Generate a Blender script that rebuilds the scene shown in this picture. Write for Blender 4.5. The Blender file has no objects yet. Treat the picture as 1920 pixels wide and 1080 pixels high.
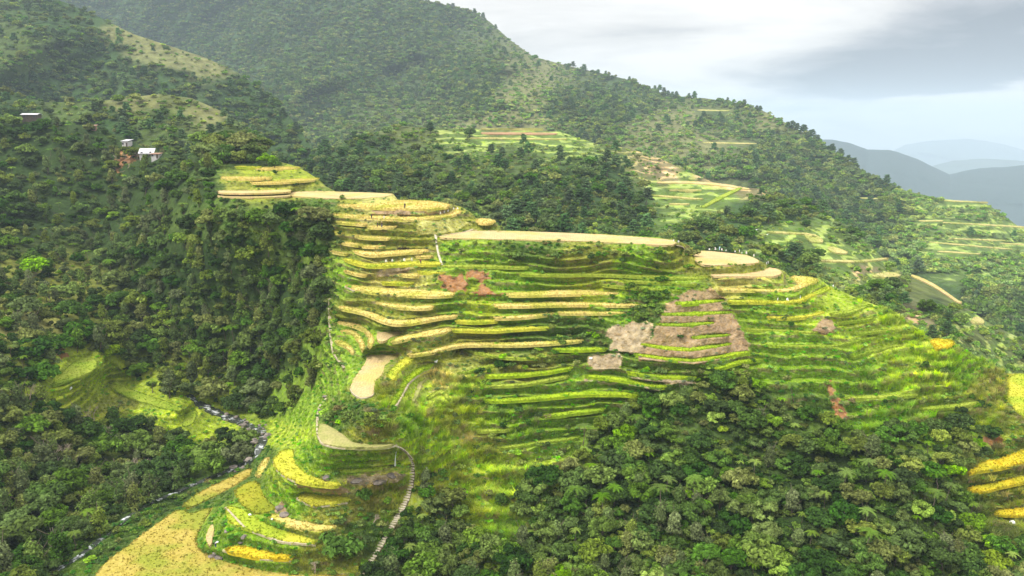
import bpy, math, random
import numpy as np
from mathutils import Vector, Matrix
random.seed(7); RNG = np.random.default_rng(11)
C = bpy.context.scene.collection
sc = bpy.context.scene
# ---------------------------------------------------------------- camera, world, sun, exposure
F = 1500.0; HZ = 230.0; PITCH = math.atan((540-HZ)/F)
cam = bpy.data.cameras.new('camera'); co = bpy.data.objects.new('camera', cam); C.objects.link(co)
cam.sensor_width = 36; cam.lens = 36*F/1920; cam.clip_start = 0.5; cam.clip_end = 40000
co.location = (0, 0, 0); co.rotation_euler = (math.pi/2-PITCH, 0, 0); sc.camera = co
sc.view_settings.view_transform = 'Standard'; sc.view_settings.look = 'None'
sc.view_settings.gamma = 1; sc.view_settings.exposure = 0.6
SUN_EL, SUN_AZ = math.radians(52), math.radians(-125)      # azimuth from +Y towards +X
w = bpy.data.worlds.new('World'); sc.world = w; w.use_nodes = True
nt = w.node_tree; nt.nodes.clear()
def N(t, **k):
    n = nt.nodes.new(t)
    for a, b in k.items(): setattr(n, a, b)
    return n
def Lk(a, b): nt.links.new(a, b)
out = N('ShaderNodeOutputWorld'); bg = N('ShaderNodeBackground'); Lk(bg.outputs[0], out.inputs[0])
sky = N('ShaderNodeTexSky', sky_type='NISHITA', sun_disc=False, sun_elevation=SUN_EL, sun_rotation=SUN_AZ)
sky.air_density = 1.2; sky.dust_density = 2.0
tc = N('ShaderNodeTexCoord'); sep = N('ShaderNodeSeparateXYZ'); Lk(tc.outputs['Generated'], sep.inputs[0])
# cloud deck: direction projected on a high plane, stretched banks
def M_(op, a, b=None, c=None):
    n = N('ShaderNodeMath', operation=op)
    for i, x in enumerate((a, b, c)):
        if x is None: continue
        if isinstance(x, (int, float)): n.inputs[i].default_value = x
        else: Lk(x, n.inputs[i])
    return n.outputs[0]
zc = M_('ADD', M_('MAXIMUM', sep.outputs['Z'], -0.02), 0.16)
px = M_('DIVIDE', sep.outputs['X'], zc); py = M_('DIVIDE', sep.outputs['Y'], zc)
comb = N('ShaderNodeCombineXYZ'); Lk(px, comb.inputs[0]); Lk(py, comb.inputs[1])
n1 = N('ShaderNodeTexNoise'); Lk(comb.outputs[0], n1.inputs['Vector']); n1.inputs['Scale'].default_value = 0.75; n1.inputs['Detail'].default_value = 8; n1.inputs['Roughness'].default_value = 0.55; n1.inputs['Distortion'].default_value = 0.4
n2 = N('ShaderNodeTexNoise'); Lk(comb.outputs[0], n2.inputs['Vector']); n2.inputs['Scale'].default_value = 1.7; n2.inputs['Detail'].default_value = 5
# the long dark bank low on the right, the bright deck elsewhere
ax = M_('ARCTAN2', sep.outputs['X'], sep.outputs['Y'])
el = M_('ARCSINE', sep.outputs['Z'])
wob = M_('MULTIPLY', M_('SUBTRACT', n2.outputs['Fac'], 0.5), 0.07)
elw = M_('ADD', el, wob)
def bump(x, c, s):   # smooth bump
    d = M_('DIVIDE', M_('SUBTRACT', x, c), s)
    return M_('EXPONENT', M_('MULTIPLY', M_('MULTIPLY', d, d), -1.0))
tilt = M_('SUBTRACT', elw, M_('MULTIPLY', M_('SUBTRACT', ax, 0.33), 0.09))
def mrange(x, a, b, c, d):
    n = N('ShaderNodeMapRange', interpolation_type='SMOOTHSTEP'); Lk(x, n.inputs[0])
    for i, y in enumerate((a, b, c, d)): n.inputs[i+1].default_value = y
    return n.outputs[0]
bank = M_('MULTIPLY', M_('MULTIPLY', mrange(tilt, 0.006, 0.026, 0, 1), mrange(tilt, 0.03, 0.15, 1, 0)), M_('MULTIPLY', mrange(ax, 0.20, 0.50, 0.1, 1), mrange(ax, 1.0, 1.6, 1, 0)))
bank2 = M_('MULTIPLY', bump(tilt, -0.006, 0.007), bump(ax, 0.46, 0.13))
dark = M_('ADD', M_('MULTIPLY', bank, 0.70), M_('MULTIPLY', bank2, 0.16))
ns = M_('MULTIPLY', M_('SUBTRACT', n1.outputs['Fac'], 0.46), 1.9)
fac = M_('ADD', ns, dark)
ramp = N('ShaderNodeValToRGB'); Lk(fac, ramp.inputs[0])
cr = ramp.color_ramp
cr.elements[0].position = 0.0; cr.elements[0].color = (0.83, 0.80, 0.775, 1)
cr.elements[1].position = 0.66; cr.elements[1].color = (0.21, 0.225, 0.26, 1)
e = cr.elements.new(0.22); e.color = (0.66, 0.64, 0.625, 1)
e = cr.elements.new(0.42); e.color = (0.395, 0.395, 0.415, 1)
mx = N('ShaderNodeMix', data_type='RGBA'); mx.inputs[0].default_value = 0.94
sc_ = N('ShaderNodeMix', data_type='RGBA', blend_type='MULTIPLY'); sc_.inputs[0].default_value = 1; Lk(sky.outputs[0], sc_.inputs[6]); sc_.inputs[7].default_value = (0.10, 0.10, 0.10, 1)
Lk(sc_.outputs[2], mx.inputs[6]); Lk(ramp.outputs[0], mx.inputs[7])
Lk(mx.outputs[2], bg.inputs[0]); Lk(M_('ADD', 0.90, M_('MULTIPLY', M_('MAXIMUM', M_('SUBTRACT', sep.outputs['Z'], 0.15), 0.0), 1.5)), bg.inputs[1])
sl = bpy.data.lights.new('sun', 'SUN'); so = bpy.data.objects.new('sun', sl); C.objects.link(so)
sl.energy = 2.0; sl.angle = math.radians(14); sl.color = (1.0, 0.95, 0.86)
sd = Vector((math.sin(SUN_AZ)*math.cos(SUN_EL), math.cos(SUN_AZ)*math.cos(SUN_EL), math.sin(SUN_EL)))
so.rotation_euler = sd.to_track_quat('Z', 'Y').to_euler()
sc.cycles.max_bounces = 5; sc.cycles.diffuse_bounces = 2; sc.cycles.glossy_bounces = 1
sc.cycles.transmission_bounces = 2; sc.cycles.volume_bounces = 1; sc.cycles.use_denoising = True
# ---------------------------------------------------------------- helpers
def cat_(o, label=None, category=None, group=None, kind=None):
    if label: o['label'] = label
    if category: o['category'] = category
    if group: o['group'] = group
    if kind: o['kind'] = kind
    return o
def dirs(u, v):           # ray through a photo point, forward component 1
    xc = (np.asarray(u, float)-960)/F; yc = (540-np.asarray(v, float))/F
    y = math.cos(PITCH)+yc*math.sin(PITCH)
    return xc/y, (-math.sin(PITCH)+yc*math.cos(PITCH))/y
def mesh_np(name, V, Fc, mat=None, parent=None, smooth=False, attrs=None, link=True):
    me = bpy.data.meshes.new(name); V = np.asarray(V, np.float32); Fc = np.asarray(Fc, np.int32)
    k = Fc.shape[1]
    me.vertices.add(len(V)); me.vertices.foreach_set('co', V.ravel())
    me.loops.add(Fc.size); me.loops.foreach_set('vertex_index', Fc.ravel())
    me.polygons.add(len(Fc)); me.polygons.foreach_set('loop_start', np.arange(0, Fc.size, k, dtype=np.int32))
    me.polygons.foreach_set('use_smooth', np.full(len(Fc), smooth))
    for an, (ty, arr) in (attrs or {}).items():
        a = me.attributes.new(an, ty, 'POINT')
        arr = np.asarray(arr, np.float32)
        if ty == 'FLOAT_COLOR': a.data.foreach_set('color', arr.ravel())
        elif ty == 'FLOAT_VECTOR': a.data.foreach_set('vector', arr.ravel())
        else: a.data.foreach_set('value', arr.ravel())
    me.update(); me.validate()
    if mat: me.materials.append(mat)
    o = bpy.data.objects.new(name, me)
    if link: C.objects.link(o)
    if parent is not None: o.parent = parent
    return o
class MB:                 # collects shapes, builds one mesh
    def __init__(s): s.v = []; s.f = []
    def add(s, V, Fs):
        b = len(s.v); s.v += [tuple(map(float, p)) for p in V]; s.f += [tuple(b+i for i in f) for f in Fs]
    def box(s, c, d, rz=0.0, taper=1.0):
        x, y, z = (q/2 for q in d); P = []
        for sz in (-1, 1):
            t = taper if sz > 0 else 1
            for sx, sy in ((-1, -1), (1, -1), (1, 1), (-1, 1)):
                a, b = sx*x*t, sy*y*t
                P.append((c[0]+a*math.cos(rz)-b*math.sin(rz), c[1]+a*math.sin(rz)+b*math.cos(rz), c[2]+sz*z))
        s.add(P, [(0, 3, 2, 1), (4, 5, 6, 7), (0, 1, 5, 4), (1, 2, 6, 5), (2, 3, 7, 6), (3, 0, 4, 7)])
    def tube(s, pts, rad, n=6, cap=True):
        pts = [Vector(p) for p in pts]; R = []
        for i, p in enumerate(pts):
            t = (pts[min(i+1, len(pts)-1)]-pts[max(i-1, 0)]).normalized()
            a = t.cross(Vector((0.3, 0.9, 0.1))).normalized(); b = t.cross(a)
            r = rad[i] if isinstance(rad, (list, tuple)) else rad
            R += [p+(a*math.cos(q)+b*math.sin(q))*r for q in (2*math.pi*k/n for k in range(n))]
        fs = [(i*n+k, i*n+(k+1) % n, (i+1)*n+(k+1) % n, (i+1)*n+k) for i in range(len(pts)-1) for k in range(n)]
        if cap: fs += [tuple(range(n-1, -1, -1)), tuple((len(pts)-1)*n+k for k in range(n))]
        s.add(R, fs)
    def build(s, name, mat, parent=None, smooth=False, link=True):
        me = bpy.data.meshes.new(name); me.from_pydata(s.v, [], s.f); me.update()
        if smooth: me.polygons.foreach_set('use_smooth', [True]*len(me.polygons))
        if mat: me.materials.append(mat)
        o = bpy.data.objects.new(name, me)
        if link: C.objects.link(o)
        if parent is not None: o.parent = parent
        return o
def empty(name, loc=(0, 0, 0), rz=0, s=1):
    o = bpy.data.objects.new(name, None); C.objects.link(o); o.location = loc; o.rotation_euler = (0, 0, rz); o.scale = (s, s, s)
    o.empty_display_size = 0.5
    return o
# smooth value noise on arrays
_P = RNG.random((64, 64, 64)).astype(np.float32)
def vnoise(x, y, z):
    xi, yi, zi = np.floor(x).astype(int), np.floor(y).astype(int), np.floor(z).astype(int)
    fx, fy, fz = x-xi, y-yi, z-zi
    fx, fy, fz = (q*q*(3-2*q) for q in (fx, fy, fz))
    g = lambda a, b, c: _P[(xi+a) & 63, (yi+b) & 63, (zi+c) & 63]
    l = lambda a, b, t: a+(b-a)*t
    return l(l(l(g(0,0,0), g(1,0,0), fx), l(g(0,1,0), g(1,1,0), fx), fy), l(l(g(0,0,1), g(1,0,1), fx), l(g(0,1,1), g(1,1,1), fx), fy), fz)*2-1
def fbm(x, y, z, o=4):
    s = 0; a = 1; t = 0
    for i in range(o):
        s = s+a*vnoise(x*2**i+i*7.1, y*2**i+i*3.3, z*2**i+i*5.7); t += a; a *= 0.5
    return s/t
def in_poly(u, v, P):
    P = np.asarray(P, float); ins = np.zeros(u.shape, bool)
    m = (u >= P[:,0].min()) & (u <= P[:,0].max()) & (v >= P[:,1].min()) & (v <= P[:,1].max())
    if not m.any(): return ins
    uu, vv = u[m], v[m]; c = np.zeros(uu.shape, bool)
    for i in range(len(P)):
        (x1, y1), (x2, y2) = P[i-1], P[i]
        if y1 == y2: continue
        k = ((y1 > vv) != (y2 > vv)) & (uu < (x2-x1)*(vv-y1)/(y2-y1)+x1)
        c ^= k
    ins[m] = c
    return ins
# ---------------------------------------------------------------- survey of the place
# plots of the terraces: outline seen from the viewpoint; each gets one level of its own
def strip(pts, h):        # front lip line and apparent width
    q = [list(p) for p in pts]; a, b = q[0], q[-1]
    return [(a[0]-7, a[1]-h*.55)]+[tuple(p) for p in q]+[(b[0]+7, b[1]-h*.55)]+[(p[0], p[1]-h*(.8 if p in (a, b) else 1)) for p in reversed(q)]
PL = {}                   # name -> (kind, outline, label)
def P(k, kind, outline, label): PL[k] = (kind, outline, label)
P('T1','lime',strip([(447,315),(484,316)],4),'short lime rice strip on the topmost terrace, under the wooded knoll')
P('T2','gold',strip([(484,319),(520,318),(556,317)],5),'pale gold rice strip on the highest terrace right of the knoll')
P('T3','gold',strip([(420,336),(462,337),(504,336)],5),'gold rice strip on the second terrace, its left half')
P('T4','gold',strip([(476,344.5),(520,344),(560,341),(592,338)],5),'gold rice strip ending at the right point of the knoll terraces')
P('T5','straw',strip([(413,362),(470,363),(540,360.5)],6),'long harvested strip at the foot of the knoll terraces')
P('T6','straw',strip([(413,369),(480,371),(540,368)],4),'lowest harvested strip directly above the gorge forest')
P('T7','straw',[(541,367),(580,370),(640,373),(680,372),(712,370),(735,366),(737,363.5),(700,361.5),(660,360.5),(600,358),(541,360)],'broad harvested field running right from the knoll terraces')
P('T8','gold',[(634,386),(682,390),(742,393),(803,393),(842,389),(844,384),(812,378),(773,376),(745,376),(736,380),(697,385),(637,384)],'lens shaped pale gold field on top of the round shoulder')
P('T9','gold',[(622,404),(682,408),(727,412),(788,413),(833,408),(860,402),(865,396),(854,390),(847,396),(827,403),(788,407),(742,407),(682,404.5),(622,401)],'curved gold strip ringing the round shoulder')
P('T10','gold',[(893,419),(918,420),(930,416),(918,411),(894,410.5)],'tiny gold plot on the point behind the round shoulder')
P('T11','straw',[(820,444),(836,446.5),(900,448),(1000,450),(1100,452.5),(1200,457.5),(1255,460.5),(1270,456),(1262,450),(1200,444.5),(1130,440),(1060,437),(1000,434.5),(940,433),(900,432.5),(885,432),(850,438)],'largest harvested field, long and pinkish, on the flat crest of the spur')
P('T12','straw',[(1300,470),(1333,471),(1400,478),(1421,487),(1424,493),(1367,497),(1322,498),(1304,490)],'harvested field with white flags right of the big crest field')
P('T13','straw',[(1333,518),(1380,518),(1430,519),(1460,517),(1467,511),(1458,504),(1440,501),(1433,507),(1397,513),(1333,514)],'harvested ring terrace below the flagged field')
P('T14','gold',[(1347,545),(1397,545),(1467,548),(1500,542),(1523,532),(1534,527),(1532,523),(1507,519),(1480,518.5),(1493,530),(1497,538),(1463,543),(1397,541),(1347,541)],'pale terrace that widens at the right point of the spur')
P('T15','lime',[(1365,568),(1413,567),(1463,570),(1497,568),(1527,555),(1547,547),(1561,541),(1547,537),(1527,548),(1497,562),(1463,565),(1413,562),(1365,562.5)],'bright yellow rice ring under the pale widening terrace')
P('T16','lime',strip([(1443,597),(1480,598),(1520,595),(1538,589)],4),'thin lime ledge left of the small brown slide')
P('T17','grass',strip([(1403,619),(1463,621),(1527,625)],3.5),'thin green ledge ending at the small brown slide')
P('T18','grass',strip([(1443,650),(1513,651),(1563,651),(1600,643),(1640,633)],4),'long green ledge across the right grassy slope')
P('T19','grass',strip([(1563,591),(1600,586),(1627,575)],4),'short green ledge high on the right grassy slope')
P('T20','grass',strip([(1573,606),(1633,599)],4),'short green ledge right of the small brown slide')
P('T21','grass',strip([(1600,628),(1647,622),(1700,617)],3),'thin green ledge near the right edge of the spur')
P('T22','grass',strip([(1600,671),(1647,656),(1687,649)],4),'slanting green ledge on the right grassy slope')
P('T23','ripe',[(1743,636),(1780,638),(1792,645),(1762,657),(1750,651)],'small bright orange yellow plot near the right point of the spur')
P('T24','lime',[(1888,701),(2000,702),(2000,800),(1925,790),(1888,752),(1893,730)],'bright lime field cut by the right frame edge')
P('T25','grass',strip([(1590,749),(1650,746),(1710,743)],5),'green ledge low on the right slope above the scrub')
P('T26','grass',strip([(1730,769),(1780,766),(1827,758)],6),'green ledge at the foot of the right slope')
P('T27','ripe',[(1810,890),(1840,885),(1880,878),(2000,850),(2000,830),(1925,841),(1880,863),(1840,867),(1827,880)],'highest of the golden terraces at the lower right edge')
P('T28','ripe',[(1813,922),(1847,923),(1880,913),(2000,893),(2000,880),(1925,893),(1880,902),(1847,912),(1817,915)],'middle one of the golden terraces at the lower right edge')
P('T29','ripe',[(1862,967),(2000,967),(2000,944),(1925,950),(1890,956),(1867,958)],'lowest golden terrace at the lower right edge')
P('T30','grass',strip([(830,501),(900,501),(985,503)],5),'green ledge above the red landslip')
P('T31','grass',strip([(980,516),(1060,517),(1117,516),(1200,519),(1300,524),(1327,522)],3.5),'long thin green ledge under the bushy bank')
P('T32','grass',strip([(1133,536),(1200,542),(1270,547)],3.5),'thin green ledge left of the brown slide top')
P('T33','gold',[(649,537),(667,545),(712,552),(773,556),(818,557),(851,555),(851,548),(788,545),(727,541),(682,537.5),(651,535)],'long pale gold strip left of the red landslip')
P('T34','gold',[(950,555),(1000,555),(1067,553),(1133,552.5),(1157,552),(1157,549),(1117,545.5),(1050,545),(1000,548),(950,549.5)],'long pale gold strip right of the red landslip')
P('T35','gold',[(927,576),(990,575),(1067,572.5),(1133,573.5),(1200,574.5),(1200,570.5),(1067,567.5),(990,568.5),(928,570)],'long gold strip, the second below the landslip')
P('T36','gold',strip([(933,598),(967,597.5),(1000,595),(1031,591)],5),'gold strip bending up at its right end in the middle of the bowl')
P('T37','gold',strip([(1052,588.5),(1100,588.5),(1165,588.5)],4),'thin gold strip left of the bare brown walls')
P('T38','lime',strip([(860,605),(895,606),(930,604)],5),'short lime strip left of the bending gold strip')
P('T39','gold',[(706,570),(736,577),(773,580),(812,578),(812,573),(779,575),(742,571),(706,566)],'short sagging gold strip above the long wavy one')
P('T40','gold',[(637,580),(677,587),(703,598),(727,608),(760,610),(800,602.5),(827,597.5),(857,594),(857,590.5),(823,592.5),(787,597),(753,602),(727,598),(703,588),(670,579),(638,574)],'long wavy gold strip sweeping round the left of the bowl')
P('T41','gold',[(735,643),(760,638),(793,632),(827,626),(846,621),(845,615),(810,619),(773,627.5),(747,633),(737,640)],'tapering gold strip right of the small harvested plot')
P('T42','lime',strip([(849,621),(893,621.5),(927,622.5),(977,618.5),(1033,616)],5),'lime strip continuing right of the tapering gold one')
P('T43','gold',strip([(772,668),(810,662.5),(843,653.5),(870,648.5),(910,648),(960,649),(1027,646),(1087,641)],5),'very long thin gold and green strip across the bowl')
P('T44','lime',[(770,668),(778,672),(763,684),(747,698),(742,710),(737,715),(728,713),(728,701),(740,688),(758,672)],'yellow strip bending down the slope right of the nose field')
P('T45','green',[(810,682.5),(811,686),(787,698),(763,718),(753,737),(742,757),(733,768),(731,760),(737,747),(747,733),(757,714),(777,694),(793,686)],'vivid green strip curving down the slope')
P('T46','straw',[(688,666),(747,664),(748,668),(722,683),(717,703),(702,714),(702,737),(693,743),(677,746),(661,737),(657,727),(663,710),(677,693),(688,678)],'big foot shaped harvested field on the nose of the spur')
P('T47','straw',[(707,622),(747,622),(755,624),(733,632),(720,641),(706,639)],'small harvested plot above the foot shaped field')
P('T48','gold',[(635,603),(673,608),(690,620),(702,637),(698,650),(692,652),(692,635),(682,622),(667,613),(635,607)],'outermost of three nested hook shaped gold strips')
P('T49','gold',[(640,620),(663,620),(677,633),(683,647),(682,657),(677,657),(673,643),(663,628),(643,624)],'middle one of three nested hook shaped gold strips')
P('T50','gold',[(628,640),(640,640),(657,648),(663,660),(662,667),(655,660),(647,650),(629,644)],'innermost of three nested hook shaped gold strips')
P('T51','green',strip([(913,707),(960,707),(1020,701),(1067,693)],5),'bright green strip above the thinner one in the lower bowl')
P('T52','grass',strip([(913,725),(977,724),(1027,714),(1060,708)],4),'thin green strip second from the top in the lower bowl')
P('T53','green',strip([(913,754),(960,753),(1027,748),(1093,741),(1160,741),(1193,744)],6),'long bright green terrace above the lower scrub')
P('T54','green',strip([(1027,783),(1060,779),(1127,771)],6),'short bright green plot at the edge of the lower scrub')
P('T55','grass',strip([(897,810),(953,807)],4),'short green ledge low in the bowl')
P('T56','green',strip([(1043,658),(1100,657.5),(1133,657)],5),'green strip touching the bare brown slide')
P('T57','grass',strip([(940,842),(1000,834),(1080,822)],4),'faint green ledge lowest in the bowl')
P('S1','green',strip([(1273,572),(1310,570),(1353,566)],6),'topmost green strip between the bare brown walls')
P('S2','green',strip([(1247,592.5),(1300,591.5),(1367,588.5)],6),'second green strip from the top between the brown walls')
P('S3','green',strip([(1237,611),(1283,613),(1333,608)],6),'third green strip from the top between the brown walls')
P('S4','green',strip([(1302,636),(1333,633),(1363,631)],6),'short green strip at the right side of the brown walls')
P('S5','green',strip([(1208,649),(1250,656),(1293,659),(1333,653),(1365,648)],6),'sagging green strip under the short one between the brown walls')
P('S6','green',strip([(1197,668),(1250,676),(1300,679),(1333,674.5),(1367,668.5),(1400,663)],6),'longest green strip at the foot of the brown walls')
P('S7','green',strip([(1347,694),(1380,682),(1425,676)],5),'green strip slanting away below the brown walls')
P('S8','green',strip([(1183,701),(1233,708),(1300,711)],5),'green strip below the dark scrub band')
P('S9','green',strip([(1103,708),(1167,714),(1200,723),(1243,728)],5),'lowest green strip left of the lower scrub')
P('N1','fallow',[(597,794),(610,797),(633,808),(653,823),(660,830),(693,833),(741,832),(727,837),(677,840),(627,837),(604,831),(596,820)],'pale green bare field on the knob of the nose')
P('N2','lime',[(513,866),(520,852),(531,845),(550,843),(553,873),(577,893),(610,902),(635,905),(633,913),(593,911),(553,902),(523,887)],'yellow green crescent field under the knob')
P('N3','lime',[(557,933),(570,924),(610,930),(655,933),(651,942),(593,950),(573,943)],'small boat shaped yellow field right of the olive one')
P('N4','olive',[(437,919),(478,901),(487,912),(495,930),(517,953),(511,961),(477,966),(453,947)],'olive green field in the middle of the nose')
P('N5','gold',[(499,970),(513,963),(560,977),(600,984),(627,987),(627,993),(593,997),(543,987)],'narrow gold strip below the olive field')
P('N6','lime',[(423,952),(440,951),(453,955),(493,980),(527,993),(560,1003),(593,1013),(590,1021),(527,1017),(460,991),(427,980)],'long green and yellow field above the lowest gold strip')
P('N7','ripe',[(420,1031),(450,1023),(493,1033),(550,1043),(543,1050),(493,1048),(443,1039)],'golden field beside the boulder pile')
P('N8','gold2',[(165,1110),(190,1062),(235,1028),(277,997),(327,960),(347,957),(353,967),(400,950),(385,975),(370,1000),(366,1020),(377,1040),(427,1056),(493,1072),(560,1082),(650,1078),(640,1110)],'largest golden field, along the bottom edge beside the stream')
P('N9','gold2',[(340,950),(360,933),(400,911),(437,894),(473,878),(468,893),(445,908),(400,933),(353,955)],'dull gold field between the stream and the olive field')
P('N10','gold',[(480,893),(485,878),(493,863),(507,857),(500,873),(487,897)],'narrow gold tongue at the upper left of the nose')
P('N11','straw',[(387,1003),(398,977),(401,1003),(393,1027),(387,1015)],'upright straw coloured sliver left of the long green field')
P('F1','grass',[(95,722),(133,682),(160,668),(183,677),(180,693),(140,710),(100,723)],'lime meadow on the small spur at the left')
P('F2','grass',[(340,800),(347,775),(367,768),(371,780),(357,800)],'tiny lime plot at the tip of the left spur')
P('F3','grass',[(203,716),(250,733),(322,757),(345,768),(330,772),(280,760),(215,735)],'bright green bank field on the left spur')
P('T58','fallow',[(806,707),(800,713),(789,722),(787,736),(779,752),(772,758),(774,748),(780,733),(783,720),(797,710)],'narrow pale curved ledge right of the vivid green strip')
P('T59','grass',[(800,747),(815,736),(832,730),(846,750),(840,752),(830,736),(815,742),(803,751)],'small arched green ledge below the pale curved one')
P('T60','grass',strip([(640,883),(690,881),(742,875)],4),'green ledge at the foot of the knob wall beside the stairway')
P('T61','grass',strip([(866,702),(905,690),(940,685)],3),'short green ledge at the upper left of the lower bowl')
P('T62','grass',strip([(1175,528),(1240,531),(1300,535)],3),'thin green ledge just above the brown walls')
P('T63','grass',strip([(860,652),(930,672),(1000,673)],3),'thin green ledge under the very long gold and green strip')
FARP = {}
def Q(k, layer, kind, outline, label): FARP[k] = (layer, kind, outline, label)
Q('R1','mid','pale',[(1503,438),(1533,442),(1548,457),(1520,457)],'pale terrace plot at the top of the second spur')
Q('R2','mid','pale',[(1550,463),(1580,469),(1593,478),(1557,476)],'gold plot below the top one on the second spur')
Q('R3','mid','pale',strip([(1540,492),(1597,494),(1630,492),(1660,488)],3.5),'long thin gold strip around the second spur')
Q('R5','mid','pale',[(1628,523),(1647,513),(1680,512),(1693,521)],'gold plot low on the second spur')
Q('R6','mid','straw',strip([(1713,521),(1747,537),(1773,554),(1798,571)],6),'straw coloured strip along the edge of the second spur')
Q('R7','mid','pale',[(1817,608),(1827,594),(1843,600),(1847,610)],'gold plot far down the second spur')
Q('R8','mid','pale',strip([(1443,438),(1480,440),(1507,441)],3),'thin gold strip left of the top plot of the second spur')
Q('R9','mid','straw',strip([(1237,345),(1280,344),(1353,349),(1400,357)],4),'straw coloured track terrace across the middle hill')
Q('R10','mid','pale',strip([(1227,369),(1313,376)],3),'thin gold strip under the track on the middle hill')
Q('R11','mid','pale',strip([(1260,359),(1310,359)],2.5),'short gold strip right under the track on the middle hill')
Q('R12','mid','pale',strip([(1260,385),(1287,385)],2.5),'lowest short gold strip on the middle hill')
Q('R13','mid','grass',strip([(1320,392),(1345,378),(1385,358)],7),'green slope plot at the right of the middle hill')
Q('C1','mid','pale',strip([(907,244),(1013,244)],2.5),'upper thin gold strip of the high clearing')
Q('C2','mid','earth',strip([(907,253),(1040,254)],5),'reddish bare strip in the high clearing')
Q('C3','mid','pale',strip([(887,261),(1057,263)],2.5),'lower thin gold strip of the high clearing')
Q('E1','back','pale',strip([(1775,378),(1847,381)],2.5),'topmost straw strip on the far right terraces')
Q('E2','back','pale',strip([(1617,373),(1643,374)],2.5),'isolated straw strip left of the far right terraces')
Q('E3','back','pale',strip([(1727,416),(1763,416)],2.5),'short straw strip at the left of the far right terraces')
Q('E4','back','pale',strip([(1773,419),(1893,426),(1960,430)],2.5),'long straw strip high on the far right terraces')
Q('E5','back','pale',strip([(1783,449),(1880,453)],2.5),'straw strip in the middle of the far right terraces')
Q('E6','back','pale',strip([(1747,456),(1893,469)],2.5),'longest slanting straw strip on the far right terraces')
Q('E7','back','pale',strip([(1880,458),(1960,462)],2.5),'straw strip at the right edge on the far terraces')
Q('E8','back','pale',strip([(1763,473),(1833,478)],2.5),'lowest straw strip on the far right terraces')
Q('K1','back','pale',strip([(1313,208),(1363,209)],2.5),'thin straw strip just below the ridge line')
Q('K2','back','pale',strip([(1323,269),(1413,271)],2.5),'thin straw strip on the slope under the ridge')
# small upper left ledges
for k, pts, h, kd, lb in (
 ('U1',[(637,418.5),(660,420.5),(684,422.5)],3.5,'gold','gold ledge next below the ring strip on the left'),
 ('U2',[(695,427.5),(737,427.5)],4,'gold','short gold ledge beside the two walkers'),
 ('U3',[(624,436),(640,439)],3,'gold','very short ledge at the left edge beside the forest, upper one'),
 ('U4',[(668,445),(690,447.5),(727,448.5)],4,'gold','gold ledge in the middle of the small stacked plots'),
 ('U5',[(638,456),(655,459.5),(674,461.5)],4,'gold','sloping gold ledge left in the small stacked plots'),
 ('U6',[(684,463.5),(714,464)],3.5,'gold','short gold ledge above the wavy one'),
 ('U8',[(628,474),(648,478)],3.5,'gold','very short ledge at the left edge beside the forest, lower one'),
 ('U10',[(784,482),(806,483)],3,'gold','tiny gold ledge beside the drain line'),
 ('U11',[(652,511),(668,516),(682,517.5)],4,'gold','short gold ledge below the long yellow strip on the left'),
 ('U12',[(755,517.5),(782,519.5)],5,'gold','small gold plot left of the red landslip'),
 ('U13',[(788,512),(827,514)],4,'lime','small lime plot above the red landslip'),
 ('U14',[(722,532.5),(768,533.5)],5,'lime','lime ledge above the long pale gold strip')):
    P(k, kd, strip(pts, h), lb)
P('U7','gold',[(662,471.5),(670,475),(688,480),(715,479.5),(742,476.5),(803,472.5),(802,468),(762,467.5),(735,470),(708,474),(681,471.5),(664,469)],'broad wavy gold strip under the dark heap')
P('U9','lime',[(645,487.5),(661,494),(681,499.5),(708,501.5),(735,499.5),(769,497.5),(803,497.5),(825,498),(827,493),(803,490),(762,491),(735,493),(708,495),(684,493.5),(665,488),(646,484.5)],'long yellow strip with a worker, sagging to the left')
# the near hillside: survey points (seen at, seen at, metres ahead)
ANC = [(200,1080,143),(600,1080,134),(800,1080,138),(1000,1080,137),(1300,1080,133),(1600,1080,131),(1920,1080,136),(2070,1080,140),
(1920,930,162),(1900,740,186),(1885,700,194),(2070,720,198),(1700,900,151),(1500,900,153),(1200,900,156),(1000,900,159),(850,870,160),
(1000,750,174),(1200,750,174),(1500,750,174),(1700,760,176),(1790,645,192),(1700,600,193),(1600,555,195),(1500,650,185),(1300,620,187),(1100,650,189),(950,650,191),
(1270,460,202),(1050,440,224),(1350,495,194),(1350,472,210),(850,385,254),(740,390,252),(650,365,278),(590,360,286),(450,362,294),(500,314,312),(440,300,330),
(700,550,210),(650,450,234),(620,404,254),(700,690,184),(650,830,154),(560,890,153),(470,940,158),(500,990,144),(400,1050,141),
(480,800,217),(370,755,236),(310,935,190),(460,870,200),(215,1000,170),(500,600,246),(560,500,246),(500,400,264),(400,400,294),(250,400,345),(300,300,372),(100,240,410),(0,220,430),(-150,200,440),
(0,350,360),(200,500,305),(100,480,310),(350,600,262),(250,650,255),(0,600,222),(130,700,216),(200,740,217),(340,780,224),(100,850,188),(0,850,178),(-150,850,170),(-150,600,215),(0,1080,138),(-150,1080,130),(100,1000,156),(300,860,208),
(430,275,340),(480,290,326),(600,650,214),(565,740,212),(525,800,214),(600,740,196),(760,980,146)]
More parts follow.
